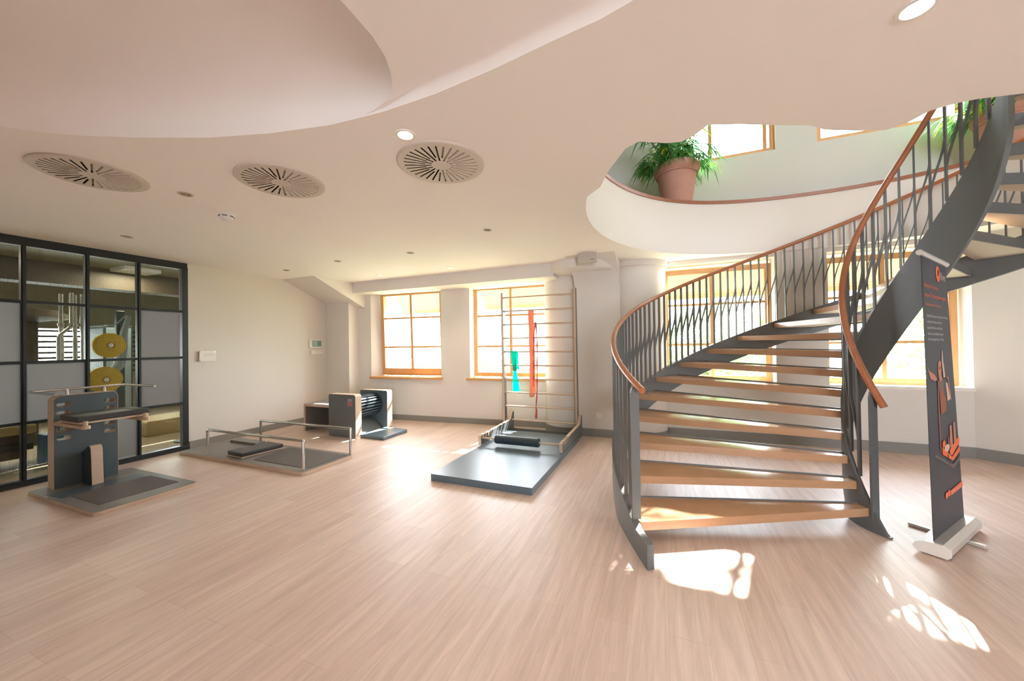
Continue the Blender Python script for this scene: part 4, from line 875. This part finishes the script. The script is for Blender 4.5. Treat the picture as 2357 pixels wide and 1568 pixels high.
def clump(name, lab, cat, c, rx, ry, rz_, n, mt, ls, seed, trunk=0.0, group=None, sub=0):
    rnd = random.Random(seed); cs = [Vector((rnd.uniform(-1, 1), rnd.uniform(-0.8, 0.8), rnd.uniform(-0.9, 0.9))) for _ in range(sub)]; t = empty(name, (c[0], c[1], -0.45)); tag(t, lab, cat, group); m = MB()
    for i in range(n):
        while True:
            p = cs[i % sub] + Vector((rnd.gauss(0, 0.11), rnd.gauss(0, 0.2), rnd.gauss(0, 0.2))) if sub else Vector((rnd.uniform(-1, 1), rnd.uniform(-1, 1), rnd.uniform(-1, 1)))
            if sub: break
            if 0.25 < p.length < 1 + 0.18 * math.sin(7 * p.x + seed) * math.cos(6 * p.z): break
        q = Vector((c[0] + p.x * rx, c[1] + p.y * ry, c[2] + p.z * rz_)); a = Vector((rnd.gauss(0, 1), rnd.gauss(0, 1), rnd.gauss(0, 1))).normalized(); b = a.cross(Vector((rnd.gauss(0, 1), rnd.gauss(0, 1), rnd.gauss(0, 1)))).normalized()
        s = ls * rnd.uniform(0.6, 1.3); m.add([q - a * s, q + b * s * 0.5, q + a * s, q - b * s * 0.5], [(0, 1, 2, 3)])
    m.build('foliage', mt, t, fix=False)
    tm = MB()
    if trunk: tm.tube([(c[0], c[1], -0.46), (c[0] + 0.05, c[1], c[2] - rz_ * 0.3), (c[0], c[1], c[2] + rz_ * 0.5)], [trunk, trunk * 0.8, trunk * 0.3], 8)
    for i in range(7):
        a = i * 0.9; tm.tube([(c[0], c[1], -0.46 if not trunk else c[2] - rz_ * 0.4), (c[0] + 0.6 * rx * math.cos(a), c[1] + 0.6 * ry * math.sin(a), c[2] + rz_ * (0.5 if i % 2 else 0.1))], [0.03, 0.01], 6)
    tm.build('trunk' if trunk else 'branches', M_STEM, t)
for i, (x, y, h) in enumerate(((-11.0, 12.4, 1.5), (-8.1, 11.0, 1.25), (-5.3, 11.4, 1.45), (-2.5, 10.6, 1.2), (-2.2, 13.6, 1.5))):
    lab = ['shrub outside farthest left beyond the tilted window', 'low shrub outside the left panes of the tilted window', 'tall shrub outside between the two left windows', 'low shrub outside behind the wall bars', 'shrub outside just left of the stairs'][i]
    clump('garden_shrub', lab, 'shrub', (x, y, h / 2 - 0.3), 1.3, 0.8, h / 2 + 0.3, 2600, M_HEDGE, 0.06, i, group='garden shrubs')
for i, (x, y, z, r) in enumerate(((0.9, 11.0, 1.0, 1.5), (2.9, 14.0, 1.6, 1.9), (6.0, 11.4, 1.9, 1.7), (8.2, 14.4, 2.4, 2.2))):
    lab = ['leafy tree outside the left window behind the stairs', 'leafy tree outside between the two stair windows', 'tall leafy tree outside the banner window', 'leafy tree outside at the far right'][i]
    clump('garden_tree', lab, 'tree', (x, y, z), r, 1.2, r * 0.95, 5500, M_TREE, 0.065, 20 + i, trunk=0.10, group='garden trees')
clump('sun_dapple_tree', 'unseen tree added outside to dapple the sun through the upper windows', 'tree', (2.9, 10.9, 9.9), 1.15, 0.9, 1.0, 520, M_TREE, 0.10, 41, trunk=0.08)  # crown added above the view to break the sun into floor patches
t = empty('white_building', (-12, 32, -0.5)); tag(t, 'distant white building beyond the garden', 'building')
MB().box(-22, -3, 30, 36, -0.5, 5.0).build('wall', M_FACADE, t)
for x in (-18.5, -14.5, -10.5, -6.0): MB().box(x, x + 1.8, 29.93, 30.0, 2.2, 3.5).build('window', M_PANED, t)

# ------------------------------------------------------------------ gym room behind the glass grid
gy0, gy1, gx0 = -1.5, 6.4, -11.5
struct(MB().box(gx0, XW - 0.05, gy0, gy1, -0.12, 0.0).build('floor_gym', M_GYMFLOOR), 'gym floor behind the glass grid', 'floor')
struct(MB().box(gx0, XW - 0.2, gy0, gy1, 2.9, 3.0).build('ceiling_gym', M_GYMWALL), 'gym ceiling behind the glass grid', 'ceiling')
gw = MB().box(gx0 - 0.1, gx0, gy0, gy1, 0, 0.9).box(gx0 - 0.1, gx0, gy0, gy1, 1.9, 2.9).box(gx0, XW - 0.2, gy0 - 0.1, gy0, 0, 2.9).box(gx0, XW - 0.2, gy1, gy1 + 0.1, 0, 2.9)
for y in (gy0, 2.2, 4.6, 6.1): gw.box(gx0 - 0.1, gx0, y, y + 0.5, 0.9, 1.9)
struct(gw.build('wall_gym', M_GYMWALL), 'gym walls behind the glass grid', 'wall')
MB().box(-9.6, -9.2, gy0, gy1, 2.55, 2.9).build('trim_5', M_BROWN); struct(bpy.data.objects['trim_5'], 'dark beam under the gym ceiling', 'beam')
m = MB()
for i in range(9): m.box(gx0 + 0.02, gx0 + 0.05, gy0, gy1, 0.95 + 0.11 * i, 0.99 + 0.11 * i)
struct(m.build('window_blind', M_BROWN), 'slatted blind over the gym window', 'blind')
for i, (y, yb) in enumerate(((2.45, 2.455), (2.52, 2.40), (2.585, 2.588), (2.66, 2.665))):
    lab = ['steel pipe nearest the viewer behind the glass grid', 'kinked steel pipe second in the row behind the glass', 'steel pipe third in the row behind the glass', 'steel pipe farthest in the row behind the glass'][i]
    t = empty('steel_pipe', (-8.0 if i != 1 else -7.9, y, 0)); tag(t, lab, 'pipe', 'steel pipes behind the glass grid')
    px_ = -7.9 if i == 1 else -8.0
    MB().tube([(px_, yb, 0), (px_, yb, 1.60), (px_, yb, 1.66), (px_, y, 1.80), (px_, y, 2.26 + 0.02 * (i % 2))], [0.024, 0.024, 0.02, 0.026, 0.026], 14).build('tube', M_CHROME, t, smooth=True)
    MB().lathe([(0.026, 0), (0.036, 0), (0.036, 0.045), (0.026, 0.045)], (px_, y, 1.80), 14).build('collar', M_CHROME, t, smooth=True)
t = empty('weight_machine', (-8.15, 3.05, 0)); tag(t, 'grey blue weight machine with yellow plates behind the glass', 'exercise machine')
MB().box(-8.25, -8.17, 3.10, 3.20, 0, 2.08).box(-8.6, -7.7, 3.10, 3.2, 0, 0.07).build('post', M_GYMDARK, t, bevel=0.01)
MB().tube([(-8.1, 3.22, 2.0), (-8.1, 3.16, 1.75), (-8.1, 3.14, 1.45), (-8.1, 3.10, 1.2), (-8.1, 2.95, 1.0)], [0.03, 0.045, 0.06, 0.07, 0.05], 14).build('lever_arm', M_GYMGREY, t, smooth=True)
MB().tube([(-8.05, 2.72, 1.78), (-8.05, 2.9, 1.8), (-8.05, 3.05, 1.86), (-8.05, 3.16, 2.0)], 0.012, 8).build('cable', M_GYMGREY, t, smooth=True)
for y, z, r in ((2.95, 1.52, 0.19), (2.90, 0.99, 0.20)):
    p = MB().lathe([(0.0, 0), (0.05, 0), (0.055, 0.012), (r * 0.9, 0.012), (r, 0.0), (r, -0.05), (0.0, -0.05)], (0, 0, 0), 32).build('weight_plate', M_YELLOW, t, smooth=True)
    p.matrix_local = Matrix.Translation(Vector((-7.98, y, z)) - Vector((-8.15, 3.05, 0))) @ Matrix.Rotation(PI / 2, 4, 'Y')
    h = MB().lathe([(0, 0.03), (0.03, 0.03), (0.03, 0.0), (0, 0.0)], (0, 0, 0), 16).build('hub', M_CHROME, p); h.location = (0, 0, 0)
t = empty('gym_bench', (-7.6, 1.6, 0)); tag(t, 'tan topped low gym bench behind the lower glass panes', 'bench')
MB().box(-7.9, -7.35, 0.9, 2.05, 0.42, 0.53).build('bench_top', M_TAN, t, bevel=0.02)
MB().box(-7.85, -7.4, 0.95, 1.98, 0.12, 0.42).build('bench_body', M_BROWN, t)
MB().box(-7.9, -7.36, 0.92, 2.02, 0.22, 0.30).build('dark_band', M_DARK, t)
t = empty('barbell', (-7.0, 1.7, 0)); tag(t, 'chromed bar lying along the floor behind the lower glass panes', 'bar')
MB().tube([(-6.85, 1.35, 0.06), (-7.15, 2.3, 0.06)], 0.016, 12).build('shaft', M_CHROME, t, smooth=True)
MB().lathe([(0, 0), (0.03, 0), (0.03, 0.16), (0.02, 0.19), (0, 0.19)], (-6.8, 1.58, 0.0), 14).build('end_stop', M_CYAN, t, smooth=True)
t = empty('dark_column', (-9.0, 2.42, 0)); tag(t, 'dark brown umbrella shaped column behind the glass', 'column')
MB().tube([(-9.0, 2.42, 0), (-9.0, 2.42, 2.0)], 0.10, 16).build('shaft', M_BROWN, t, smooth=True)
MB().lathe([(0, 2.12), (0.3, 2.08), (0.5, 1.96), (0.1, 1.9), (0, 1.9)], (-9.0, 2.42, 0), 24).build('capital', M_BROWN, t, smooth=True)
t = MB().prism(rrect(3.35, 4.2, 0.0, 0.25, 0.03), YZX, -8.6, -7.9).build('balance_pad', M_TAN, bevel=0.01); tag(t, 'olive tan padded block behind the rightmost lower pane', 'pad')
t = MB().box(-8.9, -8.7, 3.2, 3.6, 0.55, 0.95).build('blue_pad', M_GYMBLUE, bevel=0.03); tag(t, 'blue pad at the edge of a lower glass pane', 'pad')
t.location.z = -0.55
t = empty('grey_locker', (-9.6, 3.6, 0)); tag(t, 'tall grey green locker behind the glass grid', 'locker')
MB().box(-9.8, -9.3, 3.35, 3.75, 0, 1.9).build('body', M_GYMDARK, t, bevel=0.01)
MB().box(-9.295, -9.285, 3.38, 3.72, 0.05, 1.85).build('door', M_GYMGREY, t, bevel=0.005)
for i, (x, y) in enumerate(((-8.8, 0.6), (-8.8, 3.6))):
    t = empty('ceiling_lamp', (x, y, 2.9)); tag(t, ['warm gym ceiling lamp nearer the viewer', 'warm gym ceiling lamp farther along the gym'][i], 'lamp', 'gym ceiling lamps')
    MB().box(x - 0.25, x + 0.25, y - 0.25, y + 0.25, 2.84, 2.9).build('housing', M_PLAST, t)
    ld = bpy.data.lights.new('lamp_light', 'AREA'); ld.energy = 20; ld.size = 0.45; ld.color = (1.0, 0.92, 0.74)
    lo = bpy.data.objects.new('lamp_light', ld); COL.objects.link(lo); lo.parent = t; lo.location = (0, 0, -0.07)

t = MB().box(-7.48, -7.27, 2.08, 2.25, 0.0, 0.38).build('blue_storage_box', M_GYMBLUE, bevel=0.01); tag(t, 'deep blue upright box behind the lower glass pane beside the stretch station', 'box')
t = MB().lathe([(0.0, -0.09), (0.05, -0.075), (0.08, -0.04), (0.09, 0.0), (0.08, 0.04), (0.05, 0.075), (0.0, 0.09)], (-7.0, 3.42, 0.62), 24).build('exercise_ball', M_PINK, smooth=True); tag(t, 'small magenta ball on a slim stand behind the rightmost lower pane', 'ball')
t = MB().lathe([(0.0, 0.0), (0.12, 0.0), (0.12, 0.02), (0.02, 0.03), (0.02, 0.50), (0.05, 0.53), (0.0, 0.53)], (-7.0, 3.42, 0.0), 20).build('ball_stand', M_GYMDARK, smooth=True); tag(t, 'slim dark stand carrying the magenta ball behind the glass', 'stand')
